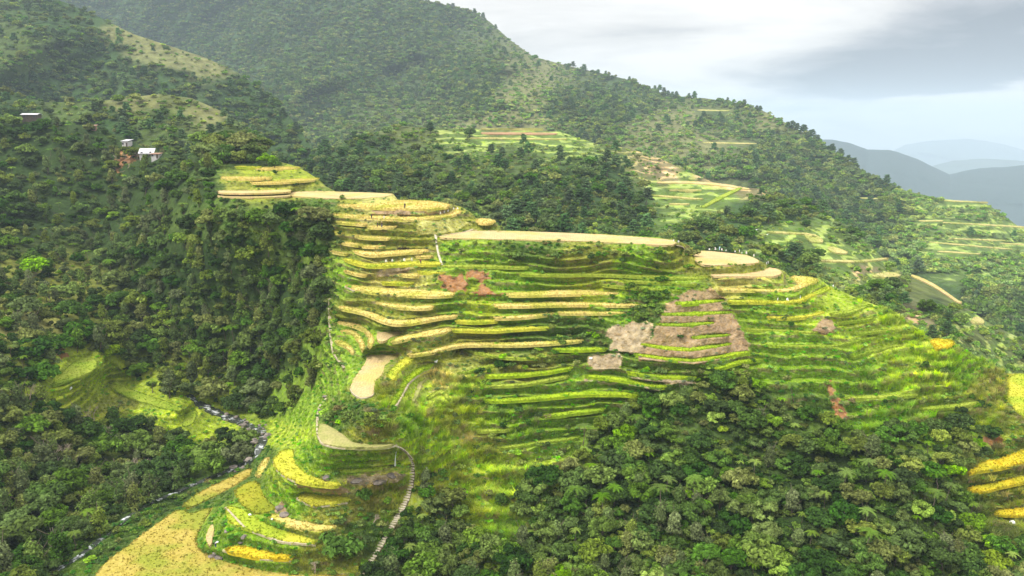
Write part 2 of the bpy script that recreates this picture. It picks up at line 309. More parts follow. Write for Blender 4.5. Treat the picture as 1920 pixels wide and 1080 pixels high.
CREST0 = [(-150,190),(0,215),(100,225),(200,245),(280,280),(350,298),(390,268),(430,244),(478,262),(510,299),(556,312),(575,322),(595,335),(612,350),(630,359),(700,361),(737,363),(746,374.5),(812,377),(845,382.5),(866,388),(885,400),(893,409.5),(920,410),(932,418),(940,431.5),(1000,434),(1130,439),(1233,445),(1268,450),(1292,460),(1300,469.5),(1400,477.5),(1426,489),(1445,500),(1470,508),(1480,518),(1510,518.5),(1536,522),(1552,534),(1565,540),(1600,556),(1650,575),(1680,590),(1720,615),(1742,634),(1780,637),(1795,646),(1830,668),(1870,690),(1887,700),(1930,699),(2070,715)]
MID_CREST = [(500,350),(540,322),(600,285),(680,255),(745,236),(820,240),(900,243),(1050,247),(1120,270),(1180,278),(1240,298),(1280,318),(1310,330),(1340,343),(1400,352),(1440,355),(1500,378),(1560,408),(1610,445),(1650,478),(1690,510),(1740,528),(1800,568),(1850,603),(1920,638),(2070,700)]
MID_ANC = [(500,420,470),(560,310,540),(745,236,600),(950,245,600),(1290,320,520),(1400,352,480),(1560,408,440),(1690,510,380),(1850,603,340),(2070,700,320),(700,330,440),(900,390,380),(1100,410,370),(1300,450,330),(1450,480,330),(1600,540,295),(1800,640,270),(1100,300,500),(850,330,440),(1250,390,430),(1050,1,700),(1700,800,240),(700,500,330),(500,1,700),(1900,1,600)]
HILLA_CREST = [(-150,150),(0,172),(90,192),(180,190),(300,176),(360,184),(430,215),(500,275),(560,340),(620,420)]
HILLA_ANC = [(-150,150,560),(0,172,560),(300,176,520),(430,215,500),(560,340,430),(300,260,440),(0,230,480),(450,320,400),(200,500,380),(600,500,400),(0,500,400)]
HILLB_CREST = [(-150,-40),(0,-12),(110,0),(170,24),(250,64),(385,108),(450,138),(520,190),(560,240),(600,300),(640,380)]
HILLB_ANC = [(-150,-40,820),(110,0,800),(385,108,740),(520,190,680),(600,300,560),(300,180,640),(0,150,660),(500,300,560),(200,400,580),(0,400,580),(640,500,520)]
BACK_CREST = [(-150,-70),(200,-66),(500,-56),(700,-36),(770,-8),(800,2),(850,12),(890,22),(920,42),(955,74),(1000,106),(1060,122),(1130,138),(1180,150),(1250,178),(1280,182),(1320,184),(1400,195),(1440,212),(1480,234),(1500,244),(1540,270),(1590,300),(1612,322),(1650,338),(1700,358),(1760,372),(1850,382),(1880,402),(1910,425),(1980,450),(2070,470)]
BACK_ANC = [(-150,-70,1350),(500,-56,1350),(800,2,1300),(950,74,1270),(1060,122,1200),(1250,178,1050),(1400,195,950),(1540,270,800),(1612,322,720),(1760,372,640),(1910,425,600),(2070,470,580),
(0,100,1250),(400,100,1200),(700,200,900),(600,60,1200),(850,100,1150),(1000,220,800),(1200,250,800),(1350,300,700),(1500,380,600),(1650,450,540),(1850,560,460),(1920,640,420),(2070,700,400),(500,300,800),(900,350,640),(200,400,900),(1300,500,520),(1600,700,430)]
# ledges, colours and bare soil: hue survey (u, v, colour key)
GC = dict(olive=(.22,.245,.04), lush=(.20,.32,.028), lime=(.27,.33,.028), dry=(.42,.41,.12), scrub=(.095,.16,.028), soil=(.35,.25,.135), red=(.33,.17,.07), pale=(.40,.32,.19), neon=(.33,.42,.03), floor=(.035,.065,.015), meadow=(.32,.42,.04))
HUE = [(370,300,'floor'),(395,330,'scrub'),(400,300,'floor'),(430,290,'floor'),(470,295,'floor'),(380,350,'floor'),(420,390,'scrub'),(560,395,'scrub'),(100,250,'floor'),(200,260,'floor'),(300,310,'floor'),(600,430,'scrub'),(660,430,'olive'),(700,450,'olive'),(760,440,'olive'),(800,460,'olive'),(850,420,'olive'),(700,400,'dry'),(780,400,'dry'),(470,330,'lime'),(560,330,'lime'),(450,350,'olive'),(560,352,'olive'),(640,380,'olive'),
(620,380,'scrub'),(640,520,'lush'),(720,525,'dry'),(740,510,'dry'),(700,565,'olive'),(780,590,'olive'),(850,470,'lush'),(1000,470,'scrub'),(1100,480,'olive'),(1200,480,'lush'),(1280,490,'olive'),(950,510,'lush'),(1000,535,'lush'),(1100,530,'lime'),(1250,530,'lush'),(1000,560,'lush'),(1100,562,'lime'),(880,570,'lime'),(850,580,'lush'),(980,585,'lush'),(900,640,'olive'),(1000,630,'scrub'),(1100,620,'scrub'),(1150,580,'lush'),(1220,590,'scrub'),(820,640,'olive'),(770,650,'olive'),(700,650,'lush'),(640,650,'lush'),
(1400,505,'olive'),(1400,530,'dry'),(1430,556,'lush'),(1450,585,'lush'),(1500,640,'lush'),(1400,640,'lush'),(1600,620,'meadow'),(1550,600,'meadow'),(1650,600,'meadow'),(1700,680,'meadow'),(1600,700,'lush'),(1500,700,'lush'),(1750,720,'meadow'),(1800,700,'lush'),(1860,720,'olive'),(1480,760,'scrub'),(1700,790,'lush'),
(720,720,'olive'),(760,720,'meadow'),(790,730,'meadow'),(800,760,'meadow'),(850,790,'lime'),(850,850,'meadow'),(900,850,'lime'),(900,930,'meadow'),(870,900,'lime'),(820,720,'dry'),(880,820,'dry'),(860,960,'lime'),(950,800,'lush'),(940,760,'lush'),(1000,800,'lush'),(1050,720,'lush'),(1000,690,'olive'),(1100,760,'lush'),(950,880,'meadow'),(930,1020,'lush'),(780,800,'lush'),(780,880,'meadow'),(900,1060,'lush'),(820,830,'meadow'),
(660,780,'scrub'),(700,810,'olive'),(650,870,'lush'),(580,850,'lush'),(540,880,'meadow'),(690,900,'dry'),(720,920,'olive'),(650,960,'olive'),(600,980,'olive'),(530,960,'lush'),(450,1000,'lush'),(500,1030,'lush'),(600,1050,'olive'),(680,1000,'scrub'),(600,720,'lush'),(560,760,'lush'),(540,820,'meadow'),(480,870,'scrub'),
(250,735,'neon'),(300,758,'neon'),(150,735,'lime'),(120,710,'neon'),(160,690,'neon'),(200,715,'neon'),(330,775,'neon'),(230,750,'olive'),(280,775,'meadow'),(850,740,'meadow'),(820,780,'lime'),(800,830,'meadow'),(900,800,'meadow'),(830,900,'lime'),(870,850,'meadow'),(50,560,'olive'),(20,620,'dry'),
(0,400,'floor'),(200,400,'floor'),(400,500,'floor'),(300,600,'floor'),(500,650,'floor'),(560,560,'floor'),(100,900,'floor'),(300,900,'floor'),(250,1000,'scrub'),(400,900,'scrub'),(1300,900,'floor'),(1600,900,'floor'),(1100,950,'floor'),(1500,1000,'floor'),(1200,800,'scrub'),(1400,760,'floor'),(1800,950,'scrub'),(790,1010,'scrub'),(850,1000,'meadow'),(1870,930,'olive')]
BARE = [('pale',[(1140,616),(1150,608),(1175,606),(1220,604),(1219,627),(1205,650),(1197,662),(1143,658)]),('pale',[(1103,668),(1163,662),(1165,690),(1103,694)]),
('soil',[(1267,552),(1300,545),(1343,543),(1367,580),(1388,610),(1403,633),(1407,660),(1340,676),(1300,684),(1197,674),(1195,655),(1225,625),(1233,600),(1247,583)]),
('soil',[(1523,620),(1530,603),(1543,597),(1562,604),(1571,611),(1560,622),(1547,627)]),('red',[(1550,712),(1562,716),(1573,745),(1587,775),(1580,790),(1565,770),(1555,740)]),
('red',[(820,520),(835,516),(868,517),(877,533),(867,546),(827,545)]),('red',[(873,508),(920,507),(925,523),(915,528),(877,524)]),('red',[(903,526),(912,534),(922,546),(960,553),(880,553),(893,540)]),
('pale',[(720,502),(740,500),(790,501),(760,507),(730,512),(715,520),(705,515)]),('pale',[(650,895),(672,890),(700,893),(742,886),(757,892),(745,905),(705,910),(660,912)]),
('soil',[(515,945),(535,942),(540,965),(520,962)]),('soil',[(610,917),(660,916),(660,925),(600,924),(560,912),(555,905)]),('dry',[(770,415),(860,408),(880,418),(855,436),(790,440)]),
('red',[(100,650),(118,650),(128,668),(108,680)]),('red',[(1845,815),(1880,822),(1885,835),(1850,835)]),('red',[(225,285),(262,288),(262,300),(235,312),(222,330),(215,310)]),
('pale',[(1097,705),(1110,712),(1165,717),(1240,731),(1238,734),(1160,720),(1100,714)]),('pale',[(1180,705),(1235,711),(1300,714),(1300,720),(1230,716),(1178,709)]),
('soil',[(700,390),(800,396),(840,392),(830,402),(780,404),(690,401)])]
# where the woods are (seen outlines)
FL = [(-150,194),(0,220),(100,230),(200,249),(280,285),(350,302),(380,290),(400,340),(405,376),(560,380),(606,396),(612,450),(608,520),(612,600),(606,660),(592,720),(545,765),(510,790),(470,785),(425,770),(385,750),(350,735),(330,752),(262,722),(190,664),(140,660),(105,690),(75,735),(110,778),(200,792),(262,806),(325,832),(365,838),(420,822),(450,822),(485,830),(480,850),(455,868),(420,886),(360,906),(300,926),(250,958),(205,995),(165,1030),(120,1060),(60,1125),(-150,1125)]
FR = [(690,1125),(712,1050),(735,1010),(760,960),(775,915),(800,905),(850,950),(890,1000),(925,1035),(965,1050),(985,1010),(975,960),(1010,915),(1060,880),(1085,850),(1100,815),(1165,790),(1200,760),(1250,748),(1310,722),(1400,705),(1440,740),(1500,770),(1560,800),(1620,815),(1700,812),(1790,800),(1860,800),(1860,850),(1795,880),(1800,930),(1840,985),(1880,1040),(2070,1070),(2070,1125)]
# ---------------------------------------------------------------- terrain relief
def tps_fit(A, lam=0.002):
    A = np.asarray(A, float); X = A[:, :2]/400.0; y = np.log(A[:, 2]); n = len(A)
    d2 = ((X[:, None]-X[None])**2).sum(-1); K = 0.5*d2*np.log(d2+1e-12)
    Pm = np.c_[np.ones(n), X]; M = np.zeros((n+3, n+3)); M[:n, :n] = K+lam*np.eye(n); M[:n, n:] = Pm; M[n:, :n] = Pm.T
    s = np.linalg.solve(M, np.r_[y, 0, 0, 0]); return X, s
def tps_eval(fit, u, v):
    X, s = fit; sh = np.shape(u); q = np.c_[np.ravel(u), np.ravel(v)]/400.0; o = np.zeros(len(q)); n = len(X)
    for a in range(0, len(q), 40000):
        b = q[a:a+40000]; d2 = ((b[:, None]-X[None])**2).sum(-1)
        o[a:a+40000] = (0.5*d2*np.log(d2+1e-12))@s[:n]+s[n]+b@s[n+1:]
    return o.reshape(sh)
def span(Pg, u):           # where a column crosses a plot
    Pg = np.asarray(Pg, float); c = []
    for i in range(len(Pg)):
        (x1, y1), (x2, y2) = Pg[i-1], Pg[i]
        if (x1 > u) != (x2 > u): c.append(y1+(y2-y1)*(u-x1)/(x2-x1))
    return (min(c), max(c)) if len(c) >= 2 else None
fit0 = tps_fit(ANC)
names = list(PL); idx = {k: i for i, k in enumerate(names)}
zb = np.zeros(len(names)); rows = []; rhs = []
for k, (kd, Pg, lb) in PL.items():
    q = np.array([p for p in Pg if -150 < p[0] < 2070]); uu, vv = q.mean(0)
    uu = np.linspace(q[:, 0].min()+1, q[:, 0].max()-1, 7); cc = [(u, span(Pg, u)) for u in uu]
    pts = np.array([(u, (s[0]+s[1])/2) for u, s in cc if s]); Y = np.exp(tps_eval(fit0, pts[:, 0], pts[:, 1]))
    zb[idx[k]] = np.mean(Y*dirs(pts[:, 0], pts[:, 1])[1])
for i in range(len(names)):
    r = np.zeros(len(names)); r[i] = 1.1; rows.append(r); rhs.append(1.1*zb[i])
for u in range(-100, 2000, 6):
    cs = sorted([(s[0], s[1], idx[k]) for k, (kd, Pg, lb) in PL.items() for s in [span(Pg, u)] if s and s[1]-s[0] > .5])
    for (t1, b1, i), (t2, b2, j) in zip(cs, cs[1:]):
        gap = t2-b1
        if gap > 75: continue
        beta = 0.30 if gap < 32 else 0.30+(gap-32)*0.02
        wt = 0.45 if gap < 32 else 0.25
        r = np.zeros(len(names)); du, dl = dirs(u, b1)[1], dirs(u, t2)[1]
        r[i] = (1/du-beta)*wt; r[j] = (-1/dl+beta)*wt*1.0
        rows.append(r); rhs.append(0)
Z = np.linalg.lstsq(np.array(rows), np.array(rhs), rcond=None)[0]
LEVEL = {k: float(Z[idx[k]]) for k in names}
LEVEL.update(T1=-17.2, T2=-17.6, T3=-19.8, T4=-20.8, T5=-22.9, T6=-24.0, T7=-24.2, T46=-56.0, T47=-51.5, T48=-52.3, T49=-53.5, T50=-55.3, N1=-62.0, N2=-69.5, N3=-74.0, N4=-78.0, N5=-76.5, N6=-78.0, N7=-80.5, N8=-83.0, N9=-85.5, N10=-80.0, N11=-80.5)
ext = []
for k, (kd, Pg, lb) in PL.items():
    q = np.array(Pg); n = max(3, int((q[:, 0].max()-q[:, 0].min())/25))
    for u in np.linspace(q[:, 0].min()+1, q[:, 0].max()-1, n):
        s = span(Pg, u)
        if s:
            for v in ((s[0], s[1]) if s[1]-s[0] > 9 else ((s[0]+s[1])/2,)): ext.append((u, v, LEVEL[k]/dirs(u, v)[1]))
near_fix = [a for a in ANC if min((a[0]-e[0])**2+(a[1]-e[1])**2 for e in ext) > 45**2]
def crest_at(Cr, u): Cr = np.array(Cr, float); return np.interp(u, Cr[:, 0], Cr[:, 1])
def relief(Cr, bottom, fit, us, nv, plots=None, wig=0.0, pw=1.0):
    s = np.linspace(0, 1, nv)**pw
    cv = crest_at(Cr, us)+ (vnoise(us/17.0, us*0+3.3, us*0)*wig if wig else 0)
    bv = np.array([bottom(u) if callable(bottom) else bottom for u in us])
    V = cv[None]+s[:, None]*(bv-cv)[None]; U = np.repeat(us[None], nv, 0)
    # coarse evaluation of the spline then upsample
    gs = slice(None, None, 6); 
    Lc = tps_eval(fit, U[gs, gs], V[gs, gs]); ri = np.arange(nv)/6.0; ci = np.arange(len(us))/6.0
    def up(A, ri, ci):
        r0 = np.clip(ri.astype(int), 0, A.shape[0]-2); c0 = np.clip(ci.astype(int), 0, A.shape[1]-2); fr = (ri-r0)[:, None]; fc = (ci-c0)[None]
        return (A[r0][:, c0]*(1-fr)*(1-fc)+A[r0+1][:, c0]*fr*(1-fc)+A[r0][:, c0+1]*(1-fr)*fc+A[r0+1][:, c0+1]*fr*fc)
    L = up(Lc, ri, ci); on = np.zeros(U.shape, bool); pid = np.full(U.shape, -1, int)
    if plots:
        D = np.zeros(U.shape)
        for n_, (Pg, z) in enumerate(plots):
            q = np.array(Pg); m = in_poly(U, V, q)
            if not m.any(): continue
            D[m] = np.log(z/dirs(U[m], V[m])[1])-L[m]; on |= m; pid[m] = n_
        sol = D.copy(); lam2 = 22.0**2; du = us[1]-us[0]
        ru = (V[1:]-V[:-1]).mean(); wv = (du/ru)**2; kk = du*du/lam2
        for it in range(320):
            p = np.pad(sol, 1, mode='edge')
            nw = (p[1:-1, :-2]+p[1:-1, 2:]+wv*(p[:-2, 1:-1]+p[2:, 1:-1]))/(2+2*wv+kk)
            sol = np.where(on, D, nw)
        L = L+sol
    return U, V, np.exp(L), on, pid
def pos(U, V, Y):
    dx, dz = dirs(U, V); return np.stack([Y*dx, Y, Y*dz], -1)
FH = dict(back=[(-100,0,'f1'),(300,100,'f1'),(700,100,'f2'),(900,150,'f2'),(985,155,'fg'),(960,185,'fg'),(1005,195,'fg'),(1015,228,'fg'),(925,225,'fg'),(970,225,'fg'),(1050,200,'f1'),(900,190,'f1'),(1150,200,'f2'),(1200,180,'f2'),(1300,190,'fd'),(1380,205,'fd'),(1330,230,'f2'),(1400,240,'fd'),(1450,260,'f2'),(1330,255,'fg'),(1230,250,'fg'),(1290,225,'fg'),(1440,235,'fg'),(1550,300,'f1'),(1550,380,'f1'),(1650,400,'f1'),(1780,390,'fl'),(1850,420,'fl'),(1800,450,'fl'),(1850,480,'fl'),(1720,400,'fl'),(1750,440,'fl'),(1890,440,'fl'),(1900,480,'fl'),(1780,480,'fl'),(1890,405,'fl'),(1750,560,'f1'),(1900,600,'f1'),(300,200,'f1'),(1080,300,'f1'),(1490,235,'fd'),(740,40,'f2'),(600,60,'f1')],
 hillb=[(0,60,'fo'),(100,40,'f1'),(60,100,'fo'),(180,40,'f1'),(230,62,'fg'),(290,84,'fg'),(375,112,'fg'),(200,100,'f1'),(100,150,'f1'),(300,160,'f1'),(450,180,'f1'),(500,250,'f1')],
 hilla=[(0,190,'f1'),(150,200,'fo'),(250,184,'fg'),(330,185,'fd'),(405,208,'fg'),(300,230,'fo'),(450,240,'fo'),(200,240,'f1'),(500,300,'f1'),(400,300,'f1')],
 mid=[(600,300,'f1'),(740,240,'fd'),(700,280,'f1'),(800,350,'f1'),(930,246,'fd'),(970,255,'fl'),(1040,258,'fl'),(900,262,'fl'),(960,300,'fo'),(860,330,'fo'),(1000,380,'f1'),(1100,350,'f1'),(1200,380,'f1'),(1290,325,'fl'),(1260,325,'fs'),(1320,330,'fs'),(1280,340,'fl'),(1250,365,'fl'),(1350,370,'fl'),(1300,360,'fl'),(1300,390,'fl'),(1260,385,'fl'),(1380,345,'fs'),(1400,400,'f1'),(1330,430,'f1'),(1500,400,'f1'),(1530,440,'fl'),(1560,455,'fl'),(1500,448,'fl'),(1480,436,'fl'),(1560,485,'fl'),(1600,495,'fl'),(1640,455,'fl'),(1660,478,'fl'),(1620,487,'fl'),(1600,440,'fo'),(1630,470,'fl'),(1590,470,'fl'),(1650,490,'fl'),(1580,500,'fl'),(1620,505,'fs'),(1640,520,'fl'),(1700,530,'fd'),(1750,535,'fd'),(1800,575,'fd'),(1650,560,'f1'),(1750,590,'f1'),(1720,600,'fs'),(1830,600,'fl'),(1860,620,'fd'),(1880,650,'fl'),(1910,660,'fd'),(1900,690,'fl'),(1500,500,'f1')])
LAY = {}; DSC = dict(mid=1.12, hilla=1.1, hillb=1.3, back=1.5)
us0 = np.arange(-150, 2071, 2.0)
fit1 = tps_fit(list(near_fix)+ext, 0.004)
U, V, Y, on, pid = relief(CREST0, 1125, fit1, us0, 660, [(PL[k][1], LEVEL[k]) for k in names], wig=0.0, pw=1.0)
CRST = dict(near=CREST0, mid=MID_CREST, hilla=HILLA_CREST, hillb=HILLB_CREST, back=BACK_CREST)
BOT = dict(near=lambda u: 1125.0)
# rough banks: displaced soil and grass between the plots
X3 = pos(U, V, Y)
nz = fbm(X3[..., 0]/3.1, X3[..., 1]/3.1, X3[..., 2]/3.1, 4)*0.8+fbm(X3[..., 0]/11, X3[..., 1]/11, X3[..., 2]/11, 2)*1.0
soft = on.astype(float)
for it in range(3):
    p = np.pad(soft, 1, mode='edge'); soft = np.maximum(soft, (p[1:-1, :-2]+p[1:-1, 2:]+p[:-2, 1:-1]+p[2:, 1:-1])/4)
amp = np.where(on, 0, 1-soft)*np.clip((V-crest_at(CREST0, us0)[None])/12, 0, 1)
Yd = Y+nz*amp*0.75
# old ledges between the plots: small steps that follow the contours of the slope
FRACN = None
def ledges(X, Y, V, h, A, amp_, seed):
    zz = X[..., 2]+fbm(X[..., 0]/14+seed, X[..., 1]/14, X[..., 2]*0, 3)*h*.9
    fr = np.mod(zz/h, 1.0); hi = np.clip(fbm(X[..., 0]/22, X[..., 1]/22+seed, X[..., 2]*0+3, 3)*2.2+.75, .1, 1)
    return Y+A*(np.minimum(fr/.28, 1)-fr)*amp_*hi, fr, hi
grassy = ~(in_poly(U, V, np.array(FL)) | in_poly(U, V, np.array(FR)))
lim_ = np.ones(U.shape, bool)
bare_ = np.zeros(U.shape, bool)
for kd, Pg in BARE: bare_ |= in_poly(U, V, np.array(Pg))
lamp = np.where(grassy & lim_ & ~bare_, amp, 0); Yd = Yd+np.where(bare_, nz*amp*.7, 0)
p_ = lamp
for it in range(4): q_ = np.pad(p_, 1, mode='edge'); p_ = np.minimum(lamp, (q_[1:-1, :-2]+q_[1:-1, 2:]+q_[:-2, 1:-1]+q_[2:, 1:-1])/4)
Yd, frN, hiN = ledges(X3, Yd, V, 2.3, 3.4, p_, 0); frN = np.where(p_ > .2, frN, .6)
LAY['near'] = (us0, V, Yd)
def openness(key, U_, V_, ledge=False):
    q = FH[key]; P_ = np.array([(a, b) for a, b, c in q], float)
    val = {'f1': 0, 'f2': 0, 'fo': 0, 'fd': .1, 'fg': .3, 'fl': 1, 'fs': .8} if ledge else {'f1': 0, 'f2': .1, 'fo': .3, 'fd': .45, 'fg': .8, 'fl': .9, 'fs': .9}
    o_ = np.array([val[c] for a, b, c in q]); out = np.zeros(len(U_))
    for a in range(0, len(U_), 30000):
        d2 = ((U_[a:a+30000, None]-P_[None, :, 0])**2+((V_[a:a+30000, None]-P_[None, :, 1])*1.6)**2)+60; w_ = 1/d2**2.5; out[a:a+30000] = (w_@o_)/w_.sum(1)
    return out
def far_layer(key, bottom, ANCS, du, nv, namp, nscale, plots=()):
    us = np.arange(-150, 2071, du); Cr = CRST[key]
    us = us[(us >= Cr[0][0]) & (us <= Cr[-1][0])]
    fit = tps_fit([(a[0], a[1], a[2]*DSC[key]) for a in ANCS if a[1] != 1], 0.004); pl = []
    for (kd, Pg) in plots:
        q = np.array(Pg); u, v = q.mean(0); pl.append((Pg, float(np.exp(tps_eval(fit, np.array([u]), np.array([v])))[0]*dirs(u, v)[1])))
    U, V, Y, on, pid = relief(Cr, bottom, fit, us, nv, pl or None)
    X = pos(U, V, Y)
    # ridges and gullies running down the slope
    g = fbm(X[..., 0]/nscale, X[..., 1]/nscale*0.6, X[..., 2]/nscale*0.25, 4)
    k = np.clip((V-crest_at(Cr, us)[None])/40, 0, 1)*(1-on)
    Y = Y*(1+g*namp*k)
    op = openness(key, U.ravel(), V.ravel(), ledge=True).reshape(U.shape); X = pos(U, V, Y)
    Y, fr, hi = ledges(X, Y, V, 3.8*DSC[key], 8*DSC[key], np.clip(op*1.6-.5, 0, 1)*k, 5); far_layer.fr = np.where(op > .4, fr, .6)
    LAY[key] = (us, V, Y); return U, V, Y, on, [z for _, z in pl]
def surf(key, u, v):       # world point on a hillside seen at (u, v)
    us, V, Y = LAY[key]; c = np.clip((np.asarray(u, float)-us[0])/(us[1]-us[0]), 0, len(us)-1.001); c0 = c.astype(int); fc = c-c0
    def col(ci):
        top = V[0, ci]; bot = V[-1, ci]; r = np.clip((v-top)/(bot-top), 0, 1)*(V.shape[0]-1); r0 = np.minimum(r.astype(int), V.shape[0]-2); fr = r-r0
        return Y[r0, ci]*(1-fr)+Y[r0+1, ci]*fr
    Yv = col(c0)*(1-fc)+col(np.minimum(c0+1, len(us)-1))*fc
    dx, dz = dirs(u, v); return np.stack([Yv*dx, Yv, Yv*dz], -1)
def covered(key, u, v):    # inside that hillside's span of view
    return v > crest_at(CRST[key], u)
def hue_field(U, V, pts, power=3.0):
    q = np.array([(a, b) for a, b, c in pts], float); cols = np.array([GC[c] for a, b, c in pts])
    out = np.zeros(U.shape+(3,)); f = out.reshape(-1, 3); u = U.ravel()+fbm(U.ravel()/30, V.ravel()/14, U.ravel()*0, 3)*30; v = V.ravel()+fbm(U.ravel()/24, V.ravel()/12, U.ravel()*0+9, 3)*13
    for a in range(0, len(u), 30000):
        d2 = ((u[a:a+30000, None]-q[None, :, 0])**2+((v[a:a+30000, None]-q[None, :, 1])*1.6)**2)+60
        wgt = 1/d2**power; f[a:a+30000] = (wgt@cols)/wgt.sum(1, keepdims=True)
    return out
def grid_faces(nr, nc):
    i = np.arange((nr-1)*(nc-1)); r = i//(nc-1); c = i % (nc-1); a = r*nc+c
    return np.stack([a, a+nc, a+nc+1, a+1], 1)
def build_layer(name, X, cols, extra_back, mat, front=None):
    R = [X]; Cc = [cols]
    top = X[0]
    for (dy, dz) in extra_back:
        nrm = top.copy(); s = 1+dy/top[:, 1]; q = top.copy(); q[:, 0] *= s; q[:, 1] *= s; q[:, 2] = top[:, 2]+dz
        R.insert(0, q[None]); Cc.insert(0, cols[:1])
    for (sc2, dz) in (front or []):
        q = X[-1].copy(); q[:, 0] *= sc2; q[:, 1] *= sc2; q[:, 2] += dz; R.append(q[None]); Cc.append(cols[-1:])
    A = np.concatenate(R, 0); Ca = np.concatenate(Cc, 0); nr, nc = A.shape[:2]
    o = mesh_np(name, A.reshape(-1, 3), grid_faces(nr, nc), mat, smooth=True, attrs={'tint': ('FLOAT_COLOR', np.c_[Ca.reshape(-1, 3), np.ones(nr*nc)])})
    cat_(o, kind='structure'); return o
# ---------------------------------------------------------------- materials
class MT:
    def __init__(s, name, rough=0.85, spec=0.2):
        s.m = bpy.data.materials.new(name); s.m.use_nodes = True; s.t = s.m.node_tree; s.b = s.t.nodes['Principled BSDF']
        s.b.inputs['Roughness'].default_value = rough; s.b.inputs['Specular IOR Level'].default_value = spec
    def n(s, ty, **k):
        q = s.t.nodes.new(ty)
        for a, b in k.items():
            if a.startswith('_'): q.inputs[a[1:].replace('_', ' ')].default_value = b
            else: setattr(q, a, b)
        return q
    def l(s, a, b): s.t.links.new(a, b)
    def math(s, op, a, b=0.0):
        q = s.n('ShaderNodeMath', operation=op)
        for i, x in enumerate((a, b)):
            if isinstance(x, (int, float)): q.inputs[i].default_value = x
            else: s.l(x, q.inputs[i])
        return q.outputs[0]
    def noise(s, scale, detail=4, vec=None, rough=0.6):
        q = s.n('ShaderNodeTexNoise', _Scale=scale, _Detail=detail, _Roughness=rough)
        if vec is None:
            g = s.n('ShaderNodeNewGeometry'); vec = g.outputs['Position']
        s.l(vec, q.inputs['Vector']); return q.outputs['Fac']
    def mix(s, f, a, b, blend='MIX'):
        q = s.n('ShaderNodeMix', data_type='RGBA', blend_type=blend)
        for i, x in ((0, f), (6, a), (7, b)):
            if isinstance(x, (int, float)): q.inputs[i].default_value = x
            elif isinstance(x, tuple): q.inputs[i].default_value = (*x, 1) if len(x) == 3 else x
            else: s.l(x, q.inputs[i])
        return q.outputs[2]
    def hsv(s, col, h=0.5, sa=1.0, v=1.0):
        q = s.n('ShaderNodeHueSaturation')
        for k, x in (('Hue', h), ('Saturation', sa), ('Value', v), ('Color', col)):
            if isinstance(x, (int, float)): q.inputs[k].default_value = x
            elif isinstance(x, tuple): q.inputs[k].default_value = (*x, 1)
            else: s.l(x, q.inputs[k])
        return q.outputs[0]
    def remap(s, x, a, b, c, d):
        q = s.n('ShaderNodeMapRange'); s.l(x, q.inputs[0])
        for i, y in enumerate((a, b, c, d)): q.inputs[i+1].default_value = y
        return q.outputs[0]
    def bump(s, h, strength=0.5, dist=0.3):
        q = s.n('ShaderNodeBump', _Strength=strength, _Distance=dist); s.l(h, q.inputs['Height']); s.l(q.outputs[0], s.b.inputs['Normal'])
    def done(s, col):
        if isinstance(col, tuple): s.b.inputs['Base Color'].default_value = (*col, 1)
        else: s.l(col, s.b.inputs['Base Color'])
        return s.m
def ground_mat(name, sc1, sc2, strength, dist):
    g = MT(name, 0.95, 0.1); a = g.n('ShaderNodeAttribute', attribute_name='tint')
    n1 = g.noise(sc1, 6); n2 = g.noise(sc2, 5); n3 = g.noise(sc1*3.1, 3)
    c = g.hsv(a.outputs['Color'], g.remap(n2, .3, .7, .493, .507), g.remap(n3, .3, .7, .8, 1.15), g.remap(n1, .28, .72, .5, 1.5))
    g.bump(g.math('ADD', n1, n3), strength, dist); return g.done(c)
M_near = ground_mat('hillside grass', 0.55, 0.12, 0.9, 0.7)
M_far = ground_mat('far hillside', 0.10, 0.02, 0.9, 2.5)
def leaf_mat(name, base=None, var=0.25, hue=0.03, trans=0.25):
    g = MT(name, 0.75, 0.08)
    at = g.n('ShaderNodeAttribute', attribute_name='tint', attribute_type='INSTANCER')
    sh = g.n('ShaderNodeAttribute', attribute_name='shade')
    oi = g.n('ShaderNodeObjectInfo')
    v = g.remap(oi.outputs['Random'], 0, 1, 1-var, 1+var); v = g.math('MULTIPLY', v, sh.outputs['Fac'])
    r2 = g.math('FRACT', g.math('MULTIPLY', oi.outputs['Random'], 37.3)); h = g.remap(r2, 0, 1, .5-hue*.4, .5+hue)
    col = g.hsv(at.outputs['Color'] if base is None else base, h, g.remap(r2, 0, 1, .85, 1.1), v)
    g.done(col)
    tr = g.n('ShaderNodeBsdfTranslucent'); g.l(g.hsv(col, .5, 1.1, 1.15), tr.inputs[0]); ms = g.n('ShaderNodeMixShader'); ms.inputs[0].default_value = trans
    o = g.t.nodes['Material Output']; g.l(g.b.outputs[0], ms.inputs[1]); g.l(tr.outputs[0], ms.inputs[2]); g.l(ms.outputs[0], o.inputs[0])
    return g.m
M_leaf = leaf_mat('tree foliage', hue=.022); M_blade = leaf_mat('grass blades', var=.2, hue=.012, trans=.55)
def bark(name, c):
    g = MT(name, .9, .1); n = g.noise(3.0, 4); return g.done(g.mix(n, c, tuple(x*1.9 for x in c)))
M_bark = bark('grey bark', (.10, .08, .06))
